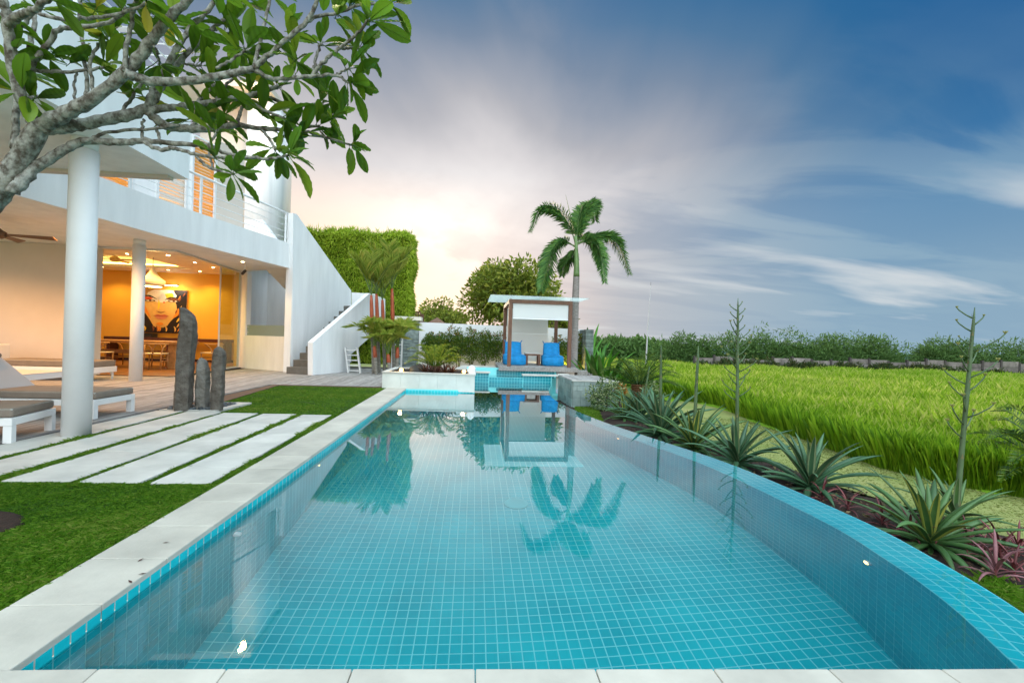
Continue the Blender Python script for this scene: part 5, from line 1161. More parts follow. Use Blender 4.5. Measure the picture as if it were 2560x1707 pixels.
for i, (px, w_, yt, yb) in enumerate(((1073, 30, 818, 905), (1100, 26, 820, 905), (1122, 28, 818, 905), (1146, 30, 820, 908), (1178, 40, 822, 910), (1210, 44, 822, 910), (1246, 52, 823, 912), (1402, 40, 832, 922), (1440, 44, 835, 925))):
    a = D(px-w_/2-2, yt, 23.45); b = D(px+w_/2+2, yb, 23.45); c = (a+b)/2; r_ = np.array([abs(b[0]-a[0])/2*1.15, .40, abs(a[2]-b[2])/2]); t = empty('wall_shrub', (c[0], 23.45, 0), 0, slab_[i], 'shrub', 'shrubs along the garden wall'); t.matrix_world = Matrix.Identity(4)
    P_, N_ = clump_points(c, r_, 1500, 300+i, 12); V_, F_, v_ = leaves(P_, N_, .13, .055, 300+i, .2); tp_ = np.clip((V_[:, 2]-c[2])/r_[2], -1, 1); v_ = np.clip(v_*.72+np.where((tp_ > .55) & (np.random.default_rng(i).uniform(0, 1, len(v_)//4).repeat(4) > .5), .35, 0), 0, 1); fast('foliage', V_, F_, fol_shrub, t, v_)
    for s_ in (-.12, .05, .16): MB().tube([(c[0]+s_*.4, 23.5, 0), (c[0]+s_*1.2, 23.5, c[2])], [.025, .015], 5).build('stem', stem_b, t)
# ---------------- big tree and smaller trees beyond the wall
def tree(name, label, c, r, n, leaf, wd, m, seed, trunk_h=None, nb=16, group='trees beyond the garden wall'):
    c = np.array(c, float); t = empty(name, (c[0], c[1], 0), 0, label, 'tree', group); t.matrix_world = Matrix.Identity(4); g_ = np.random.default_rng(seed)
    br = MB().tube(spline([(c[0], c[1], -.3), (c[0]+.15, c[1], c[2]-r[2]*.7), tuple(c+np.array([0, 0, r[2]*.35]))], 10), np.linspace(.30, .08, 10), 9)
    lm = MB()
    for k in range(9):
        d = unit(g_.normal(0, 1, 3)*np.array([1, 1, .5])+np.array([0, 0, .45])); s0 = c+np.array([0, 0, -r[2]*.55+.1*k]); lm.tube(spline([s0, s0+d*r*.45+np.array([0, 0, .15]), s0+d*r*.9], 6), np.linspace(.11, .025, 6), 6)
    br.build('trunk', stem_b, t, smooth=True); lm.build('limbs', stem_b, t, smooth=True)
    P_, N_ = clump_points(c, r, n, seed, nb); V_, F_, v_ = leaves(P_, N_, leaf, wd, seed, .4); fast('crown', V_, F_, m, t, v_); return t
c = D(1268, 735, 33); tree('broad_tree', 'large spreading tree with yellow-green sunlit leaves behind the gazebo', c, (3.3, 2.6, 2.75), 9000, .42, .17, fol_tree, 61, nb=34)
c = D(1372, 770, 31); tree('garden_tree', 'slim leafy tree top showing under the gazebo roof beside the palm', c, (.75, .8, 1.4), 900, .34, .13, fol_tree, 62, nb=9)
for i, (px, py, y, rx, rz, lab) in enumerate(((1095, 782, 52, 2.2, 1.5, 'small round tree catching the sunset above the white wall'), (1060, 795, 56, 2.0, 1.1, 'low tree beside the neighbour balustrade above the white wall'), (1135, 798, 50, 2.2, .9, 'low spreading bush top left of the large spreading tree'), (1400, 812, 40, 1.4, 1.4, 'dark bush top between gazebo post and palm trunk'))):
    tree('distant_tree', lab, D(px, py, y), (rx, 1.5, rz), 1300, .42, .18, fol_tree, 80+i, nb=12)
# ---------------- cycads
def cycad(loc, R_, label, m, seed, nf=38, emin=8, emax=80, trunk=.35, tr=.2, group='cycads'):
    t = empty('cycad', loc, 0, label, 'cycad', group); g_ = random.Random(seed)
    mb = MB(); n_ = 12
    for k in range(10): mb.lathe([(tr*(1.02-.02*k), trunk*k/10), (tr*1.12, trunk*(k+.5)/10), (tr*.98, trunk*(k+1)/10)], n_)
    mb.build('trunk', mat('cycad_trunk', (.16, .075, .03), .95, var=.5, vscale=20, bump=1, bscale=40), t)
    for k in range(nf):
        u_ = k/(nf-1); a = k*2.39996+g_.uniform(-.2, .2); e = R(emax-(emax-emin)*u_**.8+g_.uniform(-6, 6)); Lf = R_*g_.uniform(.82, 1.1); h = np.array([cos(a), sin(a), 0]); p0 = np.array([0, 0, trunk])+h*tr*.5
        d = h*cos(e)+np.array([0, 0, sin(e)]); pth = [p0, p0+d*Lf*.4, p0+d*Lf*.75+h*.05*Lf-np.array([0, 0, .05*Lf]), p0+d*Lf*.95+h*.16*Lf-np.array([0, 0, .24*Lf])]
        frond(t, pth, 30, .17*R_, .018*R_, m, m, .012*R_, seed=seed*50+k, fwd=.75, vee=.45, droop=.1, t0=.16, prof=lambda t_: np.clip(np.sin(np.clip(t_, 0, 1)*pi*.86+.25), .15, 1))
    return t
c = D(1088, 925, 14.75); cycad((c[0], 14.75, pzt-.06), .98, 'yellow-green cycad with arching fronds growing in the pale planter', fol_cyc_y, 3, 34, 18, 80, .22, .17)
q = G(1595, 1003, BZL); cycad((q[0], q[1], BZL), 1.62, 'dark green cycad with a brown trunk behind the far agaves', fol_cyc, 4, 40, 5, 75, .66, .27)
q = G(2665, 1235, BZL); cycad((q[0], q[1], BZL), 1.35, 'dark cycad whose fronds reach in from beside the near flowering agave stalk', fol_cyc, 5, 40, 5, 70, .35, .2)
# ---------------- strap leaves with thickness (agaves, bromeliads, cordylines)
def strap(name, parent, L_, Wd, e, az, bend, m, cup=.25, seg=9, base=.45, org=(0, 0, 0), twist=0.0, margin=None, mm=None):
    """one succulent leaf: keel section swept along a bending curve"""
    h = np.array([cos(az), sin(az), 0]); s_ = np.array([-sin(az), cos(az), 0]); p = np.array(org, float); vs = []; fs = []; ang = e; ns = 5
    for i in range(seg+1):
        u_ = i/seg; w_ = Wd*(base+(1-base)*sin(min(1, u_*1.9)*pi/2))*(1-u_**2.6)**.8+.002; d = h*cos(ang)+np.array([0, 0, sin(ang)]); nr = np.cross(s_, d); 
        ss = s_*cos(twist*u_)+nr*sin(twist*u_); nn_ = np.cross(ss, d)
        for k, o_ in enumerate((-1, -.55, 0, .55, 1)): vs.append(tuple(p+ss*o_*w_/2+nn_*(-cup*w_*(1-o_*o_)-(.0))))
        for k, o_ in enumerate((-.55, 0, .55)): vs.append(tuple(p+ss*o_*w_/2+nn_*(-cup*w_*(1-o_*o_)-.16*Wd*(1-u_)**.6)))
        p = p+d*L_/seg; ang -= bend/seg*(.4+1.2*u_)
    q = 8
    for i in range(seg):
        a, b = i*q, (i+1)*q
        for k in range(4): fs.append((a+k, a+k+1, b+k+1, b+k))
        lo = [0, 5, 6, 7, 4]
        for k in range(4): fs.append((a+lo[k+1], a+lo[k], b+lo[k], b+lo[k+1]))
    me = MB().add(vs, fs).mesh(name, True); me.materials.append(m)
    if mm is not None:
        me.materials.append(mm); mi = [0]*len(me.polygons)
        for i in range(seg):
            for k in (0, 3): mi[i*8+k] = 1
        me.polygons.foreach_set('material_index', mi)
    o = bpy.data.objects.new(name, me); COL.objects.link(o); o.parent = parent; return o
ag1 = mat('agave_blue_green', (.030, .090, .040), .42, col2=(.065, .145, .065), vscale=3, spec=.4, stretch=(1, 1, 1), rnd=.25)
ag2 = mat('agave_green', (.040, .105, .030), .42, col2=(.08, .16, .045), vscale=3, rnd=.25); agy = mat('agave_yellow_edge', (.42, .42, .08), .5); agp = mat('agave_pale_edge', (.22, .28, .14), .5)
def agave(px, py, size, nl, label, m, mm, seed, zc=-.65):
    size = size*.96; nl = int(nl*1.1)
    b = G(px, py, zc); t = empty('agave', (b[0], b[1], zc-.03), random.uniform(0, 6), label, 'agave', 'agaves along the pool edge'); g_ = random.Random(seed)
    for k in range(nl):
        u_ = k/(nl-1); e = R(84-86*u_**.75+g_.uniform(-7, 7)); az = k*2.39996+g_.uniform(-.25, .25); L_ = size*(.72+.38*sin(pi*min(1, u_*1.15)))*g_.uniform(.88, 1.1)
        strap('leaf', t, L_, size*.112*g_.uniform(.85, 1.15), e, az, R(22+50*u_*g_.uniform(.4, 1.5)), m, .20, 9, .5, (.05*size*cos(az)*u_, .05*size*sin(az)*u_, .12*size*(1-u_)+.05), g_.uniform(-.5, .5), mm=mm)
    dry = MB()
    for k in range(16):
        a = g_.uniform(0, 6.28); l = size*g_.uniform(.2, .4); dry.bar((.06*cos(a), .06*sin(a), .06), (l*cos(a), l*sin(a), .01), .03, .008)
    tag(dry.build('dry_leaf_base', mat('dry_agave', (.16, .12, .06), .9), t), kind='stuff')
    return b
A0 = agave(1560, 1050, .95, 26, 'small yellow-edged agave at the far end of the row', ag2, agy, 1)
A1 = agave(1600, 1052, 1.15, 30, 'dense agave with a pale stalk behind the far end of the row', ag1, agp, 2)
A2 = agave(1650, 1095, 1.35, 40, 'large dense blue-green agave with a tall bare stalk', ag1, agp, 3)
A3 = agave(1733, 1130, 1.15, 34, 'yellow-striped agave with a bare stalk, leaves curling to the pool', ag2, agy, 4)
A4 = agave(1842, 1168, 1.08, 34, 'agave carrying the tall branched flower stalk beside the pool rim', ag1, agp, 5)
A5 = agave(2024, 1228, 1.02, 36, 'broad upright blue-green agave without a stalk', ag1, agp, 6)
A6 = agave(2325, 1372, .90, 38, 'nearest agave with bright yellow leaf edges above the red plants', ag2, agy, 7)
A7 = agave(2388, 1305, .70, 18, 'small agave under the nearer branched flower stalk', ag2, agp, 8)
stalkm = mat('agave_stalk', (.085, .14, .06), .5, col2=(.045, .08, .03), vscale=4, rnd=.1); bract = mat('agave_bract', (.16, .14, .06), .7); bud = mat('agave_bud', (.22, .22, .06), .7)
def stalk(base, px, py, r0, label, br=None, seed=0, r1f=.5):
    top = D(px, py, base[1]); b0 = np.array([base[0], base[1], BZL]); r0 = r0*1.0; t = empty('agave_flower_stalk', tuple(b0), 0, label, 'flower stalk', 'agave flower stalks'); t.matrix_world = Matrix.Identity(4); g_ = random.Random(seed); n_ = 20
    pts = [b0+(top-b0)*k/n_ for k in range(n_+1)]; rr = [r0*(1-(1-r1f)*k/n_) for k in range(n_+1)]; rr[-1] = .004; rr[-2] = rr[-2]*.75
    MB().tube(pts, rr, 12).build('stem', stalkm, t, smooth=True)
    for k in range(2, n_+3):
        u_ = k/(n_+3); p = b0+(top-b0)*u_; a = k*2.4; r_ = r0*(1-(1-r1f)*u_); h = np.array([cos(a), sin(a), 0])
        MB().add([tuple(p+h*r_*1.02+np.array([-h[1], h[0], 0])*r_*.6), tuple(p+h*r_*1.02-np.array([-h[1], h[0], 0])*r_*.6), tuple(p+h*r_*1.25+np.array([0, 0, r_*2.6])), tuple(p+h*r_*.9+np.array([0, 0, .0]))], [(0, 1, 2), (3, 2, 1), (0, 2, 3)]).build('bract', bract, t)
    for k in range(br or 0):
        u_ = .40+.55*k/(br-1); p = b0+(top-b0)*u_; a = (0 if k % 2 else pi)+g_.uniform(-.7, .7); l = (.30 if k < br*.7 else .17)*g_.uniform(.75, 1.15)*.92; h = np.array([cos(a), sin(a), 0]); r_ = r0*.26
        q = [p+h*r0*.5, p+h*l*.45+np.array([0, 0, l*.22]), p+h*l*.85+np.array([0, 0, l*.55]), p+h*l+np.array([0, 0, l*.75])]
        o = MB().tube(q, [r_*1.2, r_, r_*.85, r_*.8], 7).build('branch', stalkm, t, smooth=True); e_ = MB()
        for m_ in range(5): aa = m_*1.3; d = np.array([cos(aa)*.5, sin(aa)*.5, .8]); e_.tube([q[-1], q[-1]+d*l*.09, q[-1]+d*l*.15], [r_*.5, r_*.75, r_*.5], 5)
        e_.build('bud_cluster', bud, o)
for (b, px, py, r_, lab, br, sd_) in ((A1, 1624, 915, .042, 'short pale agave stalk, bare, standing before the far cycad', None, 1), (A2, 1653, 862, .045, 'tall bare pale green agave stalk next to the far cycad', None, 2), (A3, 1746, 864, .043, 'tall bare agave stalk standing before the hill and field', None, 3), (A4, 1845, 745, .036, 'tallest agave stalk with many short curved branches', 24, 4), (A7, 2437, 768, .034, 'nearer agave stalk with long side branches by the right-hand cycad', 19, 5)): stalk(b, px, py, r_, lab, br, sd_)
# red cordylines
cor = mat('red_cordyline', (.13, .022, .028), .5, col2=(.20, .06, .055), vscale=8, rnd=.35); corp = mat('pink_cordyline', (.30, .13, .14), .5, col2=(.18, .06, .065), vscale=8, rnd=.3)
clabs = ['small red strap-leaved plant at the pool side of the broad agave', 'low red plant between the broad agave and the nearest agave', 'thin red plant left of the nearest agave on the dark soil', 'red plant at the foot of the nearest agave', 'small sprawling red plant near the strip of grass', 'dark red upright plant right of the nearest agave', 'bright red plant under the drooping agave leaf', 'pale pink plant largest of the red group', 'short red plant beside the pale pink one', 'red plant half hidden behind the pale pink one', 'dark red plant at the far side of the bed', 'dull red plant by the lawn edge of the bed', 'small red seedling on bare soil']
for i, (px, py, s_) in enumerate(((2055, 1252, .26), (2120, 1275, .25), (2205, 1315, .26), (2275, 1352, .30), (2345, 1372, .2), (2420, 1372, .26), (2500, 1395, .32), (2488, 1452, .36), (2535, 1440, .26), (2455, 1395, .2), (2545, 1385, .26), (2395, 1345, .18), (2250, 1330, .16))):
    s_ = s_*1.2; b = G(px, py, BZL+.05); t = empty('red_cordyline', (b[0], b[1], BZL+.02), random.uniform(0, 6), clabs[i], 'red plant', 'red plants in the bed'); g_ = random.Random(i)
    MB().tube([(0, 0, 0), (0, 0, s_*.35)], .012, 6).build('stem', cor, t)
    for k in range(13): u_ = k/12; strap('leaf', t, s_*g_.uniform(.75, 1.15), s_*.085, R(75-62*u_), k*2.4, R(60+50*u_), corp if i == 7 else cor, .15, 6, .6, (0, 0, s_*(.38-.28*u_)))
# bromeliads in the planter
bro = mat('dark_red_bromeliad', (.12, .02, .025), .35, col2=(.05, .05, .02), vscale=5, rnd=.4)
for i, (px, py, s_) in enumerate(((1062, 935, .34), (1078, 938, .30), (1112, 938, .34), (1130, 936, .30), (1096, 938, .26))):
    q = D(px, py, 14.25+.1*(i % 2)); t = empty('bromeliad', (q[0], q[1], pzt-.06), i, ['dark red bromeliad beside the boulder in the planter', 'dark red bromeliad left of the planter cycad trunk', 'red-leaved bromeliad right of the planter cycad trunk', 'dark bromeliad next to the lit lamp by the white rock', 'small dark bromeliad in front of the planter cycad'][i], 'bromeliad', 'bromeliads in the planter'); g_ = random.Random(i)
    for k in range(15): u_ = k/14; strap('leaf', t, s_*g_.uniform(.8, 1.15), s_*.17, R(78-55*u_), k*2.4, R(35), bro, .25, 6, .6, (0, 0, .03))
# variegated shrubs, broad-leaved plants and bright palm by the open wall end
for (px, py, y, r_, n_, lab, m, s_) in ((1517, 985, 14.3, (.58, .5, .55), 1500, 'round cream and green variegated shrub against the stone block', fol_var, 1), (1632, 980, 15.4, (.40, .4, .42), 900, 'small pale variegated shrub behind the far agave stalks', fol_var, 2), (1550, 975, 14.9, (.23, .23, .3), 400, 'little orange-leaved shrub between variegated shrub and cycad', leafmat('orange_croton', [(.20, .12, .02), (.40, .22, .02), (.45, .10, .02)], .5, .3), 3)):
    c = D(px, py, y); t = empty('variegated_shrub', (c[0], y, -.3), 0, lab, 'shrub'); t.matrix_world = Matrix.Identity(4); P_, N_ = clump_points(c, r_, n_, 700+s_, 14); V_, F_, v_ = leaves(P_, N_, .10, .04, s_, .2); fast('foliage', V_, F_, m, t, v_)
    MB().tube([(c[0], y, -.7), (c[0], y, c[2])], .03, 6).build('stem', stem_b, t)
def broad(px, py, y, H_, nl, label, seed, wide=.34):
    b = D(px, py, y); H_ = H_+.3; t = empty('broadleaf_plant', (b[0], y, BZL), 0, label, 'plant', 'broad-leaved plants at the wall end'); g_ = random.Random(seed)
    for k in range(nl):
        a = k*2.4+g_.uniform(-.3, .3); e = R(g_.uniform(52, 86)); L_ = H_*g_.uniform(.55, 1.05); r_ = g_.uniform(0, .35)
        me = strap('leaf', t, L_, wide*g_.uniform(.7, 1.1), e, a, R(g_.uniform(15, 60)), MATS['glossy_broad_leaf'], .12, 9, .25, (r_*cos(a), r_*sin(a), 0), g_.uniform(-.4, .4))
mat('glossy_broad_leaf', (.10, .30, .025), .4, col2=(.05, .19, .015), vscale=4, trans=.3, rnd=.35)
broad(1490, 930, 19.5, 2.5, 13, 'tall upright broad-leaved plant beside the end pillar of the wall', 1); broad(1510, 930, 18.5, 1.8, 13, 'lower broad-leaved plant in front of the tall one by the pillar', 2); broad(1466, 880, 24.8, 3.2, 9, 'broad-leaved plant rising above the end of the white wall', 3, .5); broad(1540, 925, 20.5, 1.5, 11, 'broad-leaved plant at the meadow side of the clump', 4)
t = empty('bright_fern_palm', tuple(G(1538, 985, BZL)), 0, 'bright yellow-green feathery palm beside the stone block', 'palm'); g_ = random.Random(9)
for k in range(20):
    a = k*2.4; e = R(g_.uniform(25, 78)); Lf = g_.uniform(1.1, 1.6); h = np.array([cos(a), sin(a), 0]); d = h*cos(e)+np.array([0, 0, sin(e)]); p0 = np.zeros(3); frond(t, [p0, d*Lf*.5, d*Lf*.85+h*.1, d*Lf*.98+h*.35-np.array([0, 0, .25])], 22, .36, .035, fol_broad, stem_g, .012, seed=900+k, fwd=.8, vee=.3, droop=.2, t0=.15)
# ================================================================== MEADOW, FENCE, FAR GREEN
gm2 = leafmat('meadow_grass', [(.07, .17, .005), (.17, .33, .008), (.30, .46, .02), (.50, .54, .12)], .6, .45)
FE = [G(px, py, BZL)[:2] for px, py in ((1560, 955), (1660, 990), (1800, 1018), (1850, 1040), (2060, 1118), (2200, 1170), (2390, 1216), (2560, 1245), (2900, 1300))]
MZ = BZL-.05
def far_edge(x): return 40.
mead = [tuple(p) for p in FE]+[(14, 7), (36, 16), (54, 36), (50, 44), (30, 46), (16, 47), (9, 46), (6.5, 30)]
# swelling ground under the tall grass
xs = np.linspace(3, 55, 84); ysm = np.linspace(4, 48, 74); XX, YY = np.meshgrid(xs, ysm); Pm = np.c_[XX.ravel(), YY.ravel()]
fe = np.array(FE)
def edge_dist(q):
    d = np.full(len(q), 1e9)
    poly = np.array(mead)
    for i in range(len(poly)):
        a, b = poly[i], poly[(i+1) % len(poly)]; ab = b-a; t_ = np.clip(((q-a)@ab)/(ab@ab), 0, 1); d = np.minimum(d, np.hypot(*(q-(a+t_[:, None]*ab)).T))
    return d
def mound(q):
    ins = in_poly(q, mead); d = np.where(ins, edge_dist(q), 0); up = np.clip(d/.5, 0, 1)
    hgt = .46*up*(.75+.25*np.sin(q[:, 0]*.8+1)*np.sin(q[:, 1]*.55))+.10*np.clip(d/5, 0, 1)*(.5+.5*np.sin(q[:, 0]*.33+q[:, 1]*.21+.6)); return MZ-.02+hgt
zz = mound(Pm); V_ = np.c_[Pm, zz]; nx = len(xs); i_ = (np.arange(len(ysm)-1)[:, None]*nx+np.arange(nx-1)[None]).ravel()[:, None]
qd = i_+np.array([[0, 1, nx+1, nx]]); inm = in_poly(Pm, mead); qd = qd[inm[qd].any(1)]
tag(fast('meadow', V_, qd, mat('meadow_floor', (.15, .30, .006), .95, col2=(.20, .36, .01), vscale=2), None, smooth=True), kind='structure')
A = []; Bf = []; Cv = []; o_ = 0
for (n_, near, h, wd, sd_) in ((300000, 12., .40, .008, 11), (120000, 40., .42, .024, 12)):
    q = scatter(mead, n_, sd_, near); q = q if sd_ == 11 else q[np.hypot(q[:, 0], q[:, 1]) > 19]; d = np.hypot(q[:, 0], q[:, 1]); P_ = np.c_[q, mound(q)-.05]; gk = np.random.default_rng(sd_+99); tuft = 1+sum(a_*np.sin(q@(f_*np.array([np.cos(th), np.sin(th)]))+ph) for a_, f_, th, ph in zip((.10, .10, .09, .08, .07, .06, .05), (.5, .9, 1.7, 2.9, 4.7, 7.1, 11.), gk.uniform(0, 6.28, 7), gk.uniform(0, 6.28, 7)))+gk.normal(0, .12, len(q)); tuft = np.clip(tuft, .4, 1.8); V_, F_, v_ = blades(P_, h*tuft, wd*np.ones(1), .34, .35, sd_); v_ = np.clip(v_*.8+np.repeat((tuft-1)*.75, 4)+.10, 0, 1); A.append(V_); Bf.append(F_+o_); Cv.append(v_); o_ += len(V_)
# the front edge of the bank: upright stems down to the path
seg = np.array(FE); k = np.random.default_rng(4); t_ = k.uniform(0, len(seg)-1.001, 45000); i0 = t_.astype(int); q = seg[i0]+(seg[i0+1]-seg[i0])*(t_-i0)[:, None]; nrm_ = unit(np.stack([-(seg[i0+1]-seg[i0])[:, 1], (seg[i0+1]-seg[i0])[:, 0]], 1)); q = q-nrm_*k.exponential(.12, (len(q), 1))*-1
P_ = np.c_[q, np.full(len(q), MZ)]; V_, F_, v_ = blades(P_, .68*k.uniform(.4, 1.2, len(q)), .010, .25, .4, 21); A.append(V_); Bf.append(F_+o_); Cv.append(v_*.7); o_ += len(V_)
tag(fast('meadow_grass', np.concatenate(A), np.concatenate(Bf), gm2, None, np.concatenate(Cv)), 'tall bright green meadow grass filling the field beyond the agaves', 'grass', kind='stuff')
# mown path blades near the bed, small lawn by the stone block and the strip at the pool rim
A = []; Bf = []; Cv = []; o_ = 0
pathm = leafmat('path_grass', [(.10, .15, .02), (.20, .25, .05), (.34, .33, .12)], .7, .3)
pp_ = [(float(bed_edge(y)), y) for y in np.linspace(2.2, 14, 20)]+[(9.5, 13), (11, 9), (11, 4)]; q = scatter(pp_, 60000, 5); P_ = np.c_[q, np.full(len(q), BZL-.015)]
V_, F_, v_ = blades(P_, .04, .012, .9, .8, 7); tag(fast('path_grass', V_, F_, pathm, None, v_), 'short pale mown grass path between planting bed and meadow', 'grass', kind='stuff')
LPp = [tuple(G(px, py, BZL+.05)[:2]) for px, py in ((1385, 1016), (1415, 1040), (1500, 1075), (1503, 1050), (1492, 1019), (1440, 1016))][::-1]
LPp = [(2.42, 11.0)]+[p for p in LPp if p[0] > 2.4]
tag(MB().prism(LPp, -.9, BZL+.05).build('corner_lawn', lawn_soil), kind='structure')
q = scatter(LPp, 14000, 6); P_ = np.c_[q, np.full(len(q), BZL+.048)]; A_ = blades(P_, .06, .010, .8, .8, 8)
e_i = [i for i in range(len(OUT)) if 1.9 < OUT[i, 1] < 3.9]; kk = np.random.default_rng(3); ii = kk.choice(e_i, 9000); q2 = OUT[ii]-NRM[ii]*kk.uniform(.75, 1.22, (9000, 1))+tang[ii]*kk.uniform(0, TP, (9000, 1)); q2 = q2[(q2[:, 1] < 4.2)]; P2 = np.c_[q2, np.full(len(q2), BZL+.03)]; B_ = blades(P2, .11, .009, .8, .8, 9)
fast_o = fast('rim_grass', np.r_[A_[0], B_[0]], np.r_[A_[1], B_[1]+len(A_[0])], gm, None, np.r_[A_[2]*.6+.4, B_[2]*.6+.35]); tag(fast_o, 'bright green grass along the outside of the pool rim', 'grass', kind='stuff')
# litter on the soil bed
kk = np.random.default_rng(8); n_ = 2600; yy = kk.uniform(2.0, 12, n_); xx = outer_x(yy)+.06+kk.uniform(0, 1, n_)*(bed_edge(yy)-outer_x(yy)-.1); V_, F_, v_ = leaves(np.c_[xx, yy, np.full(n_, BZL+.06)+kk.uniform(-.03, .03, n_)], np.c_[kk.normal(0, 1, n_), kk.normal(0, 1, n_), np.zeros(n_)], .06, .026, 3, .1, .4)
tag(fast('leaf_litter', V_, F_, leafmat('litter_leaf', [(.06, .03, .015), (.14, .08, .04), (.25, .18, .09), (.09, .12, .03)], .8, .1), None, v_), 'dry leaf litter scattered over the dark soil of the planting bed', 'litter', kind='stuff')
# ---------------- concrete panel fence
fen = empty('panel_fence', tuple(G(2100, 925, -.3)), 0, 'weathered grey concrete panel fence along the far side of the meadow', 'fence'); fen.matrix_world = Matrix.Identity(4)
conc = mat('weathered_concrete', (.25, .215, .19), .9, col2=(.10, .085, .075), vscale=1.6, bump=.3, bscale=12, rnd=.25, detail=6)
FA, FB = G(1735, 926, -.68)[:2], G(2640, 951, -.68)[:2]; nP = 19
for k in range(nP):
    a = FA+(FB-FA)*k/nP; b = FA+(FB-FA)*(k+1)/nP; d = unit(b-a); n_ = np.array([d[1], -d[0]]); zt = .55+.14*sin(k*1.7)+.022*k
    for j in range(3):
        z0 = .28*j-.1; z1 = z0+(zt+.1)/3-.02; z0 = -.6+(zt+.6)*j/3; z1 = -.6+(zt+.6)*(j+1)/3-.02
        MB().prism([tuple(a+d*.1), tuple(b-d*.1), tuple(b-d*.1-n_*.08), tuple(a+d*.1-n_*.08)], z0, z1).build('panel', conc, fen)
    MB().prism([tuple(a-d*.09+n_*.06), tuple(a+d*.09+n_*.06), tuple(a+d*.09-n_*.14), tuple(a-d*.09-n_*.14)], -.7, zt+.12).build('post', mat('dark_fence_post', (.06, .05, .045), .9), fen)
# bushes before and behind the fence, hill on the left, all one far mass
def mass(name, label, line, n, hgt, depth, leaf, wd, m, seed, zb=-.68, bumps=26):
    g_ = np.random.default_rng(seed); ln_ = np.array(line, float); t_ = g_.uniform(0, len(ln_)-1.001, bumps); i0 = t_.astype(int); c2 = ln_[i0]+(ln_[i0+1]-ln_[i0])*(t_-i0)[:, None]; hh = hgt*g_.uniform(.65, 1.15, bumps); rr_ = g_.uniform(.5, 1.0, bumps)*depth
    k = g_.choice(bumps, n, p=hh/hh.sum()); d = unit(g_.normal(0, 1, (n, 3))); d[:, 2] = np.abs(d[:, 2])*1.0-.15; lob = 1+.22*np.sin(d[:, 0]*7+k)*np.sin(d[:, 2]*6+2*k)
    P_ = np.c_[c2[k], np.full(n, zb)]+d*np.c_[rr_[k]*1.25, rr_[k], hh[k]]*(lob*g_.uniform(.82, 1.05, n))[:, None]; P_[:, 2] = np.maximum(P_[:, 2], zb)
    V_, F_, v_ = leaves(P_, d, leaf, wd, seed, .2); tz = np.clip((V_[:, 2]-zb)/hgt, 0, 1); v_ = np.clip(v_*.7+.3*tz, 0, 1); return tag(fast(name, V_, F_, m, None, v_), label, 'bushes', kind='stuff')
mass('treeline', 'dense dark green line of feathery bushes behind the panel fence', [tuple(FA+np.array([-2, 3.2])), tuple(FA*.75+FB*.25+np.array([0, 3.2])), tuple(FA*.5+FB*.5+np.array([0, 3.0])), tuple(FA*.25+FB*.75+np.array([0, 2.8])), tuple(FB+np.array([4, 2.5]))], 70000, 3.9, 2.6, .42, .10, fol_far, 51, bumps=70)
mass('fence_scrub', 'low dark scrub growing against the near side of the panel fence', [tuple(FA+np.array([0, -.9])), tuple((FA+FB)/2+np.array([0, -.9])), tuple(FB+np.array([2, -.9]))], 16000, 1.15, 1.1, .36, .11, leafmat('scrub_leaf', [(.015, .035, .010), (.04, .075, .015), (.10, .09, .03)], .7, .2), 52, bumps=46)
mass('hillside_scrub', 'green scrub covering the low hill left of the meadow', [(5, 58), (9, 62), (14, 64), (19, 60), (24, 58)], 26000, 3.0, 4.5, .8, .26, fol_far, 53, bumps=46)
mass('far_scrub', 'distant pale green scrub on the rise towards the sea', [(8, 105), (16, 110), (24, 112), (34, 110), (48, 100)], 12000, 2.3, 9, 1.5, .5, leafmat('hazy_scrub_leaf', [(.05, .10, .04), (.09, .15, .06), (.14, .20, .09)], .8, .2), 54, bumps=40)
# hedge of the neighbour behind the house and garden wall so no bare horizon shows
mass('left_scrub', 'dark green growth behind the villa and the white garden wall', [(-60, 60), (-40, 62), (-20, 60), (-5, 58), (3, 60)], 9000, 2.6, 4, .9, .3, fol_far, 55, bumps=36)
# thin antenna mast in the meadow
q = G(1614, 915, -.2); tpp = D(1627, 714, q[1]); t = empty('antenna_mast', tuple(q), 0, 'very thin grey antenna mast rising from the meadow before the sea', 'mast'); t.matrix_world = Matrix.Identity(4)
MB().tube([(q[0], q[1], -.4), (q[0]+(tpp[0]-q[0])*.4, q[1], (tpp[2])*.45), tuple(tpp)], [.07, .05, .02], 7).build('pole', mat('mast_paint', (.45, .44, .46), .6), t)
MB().tube([tuple(tpp), (tpp[0], tpp[1], tpp[2]+.3)], .012, 5).build('tip_rod', darkm, t)
# wet leaf scraps on the coping
for i, (px, py) in enumerate(((414, 1356), (351, 1400), (326, 1454), (357, 1434))):
    q = G(px, py, .003); o = MB().add([(-.02, 0, 0), (0, -.007, .004), (.025, 0, .006), (0, .008, .003)], [(0, 1, 2, 3)]).build('fallen_leaf', mat('dead_leaf', (.06, .02, .015), .8), None); o.location = q; o.rotation_euler = (0, 0, i*1.3); tag(o, ['dark fallen leaf lying alone, farthest along the pale coping', 'smallest fallen leaf near the outer coping joint', 'dark fallen leaf lying near the inner coping edge', 'faint fallen scrap right at the inner coping edge'][i], 'leaf', 'fallen leaves on the coping')
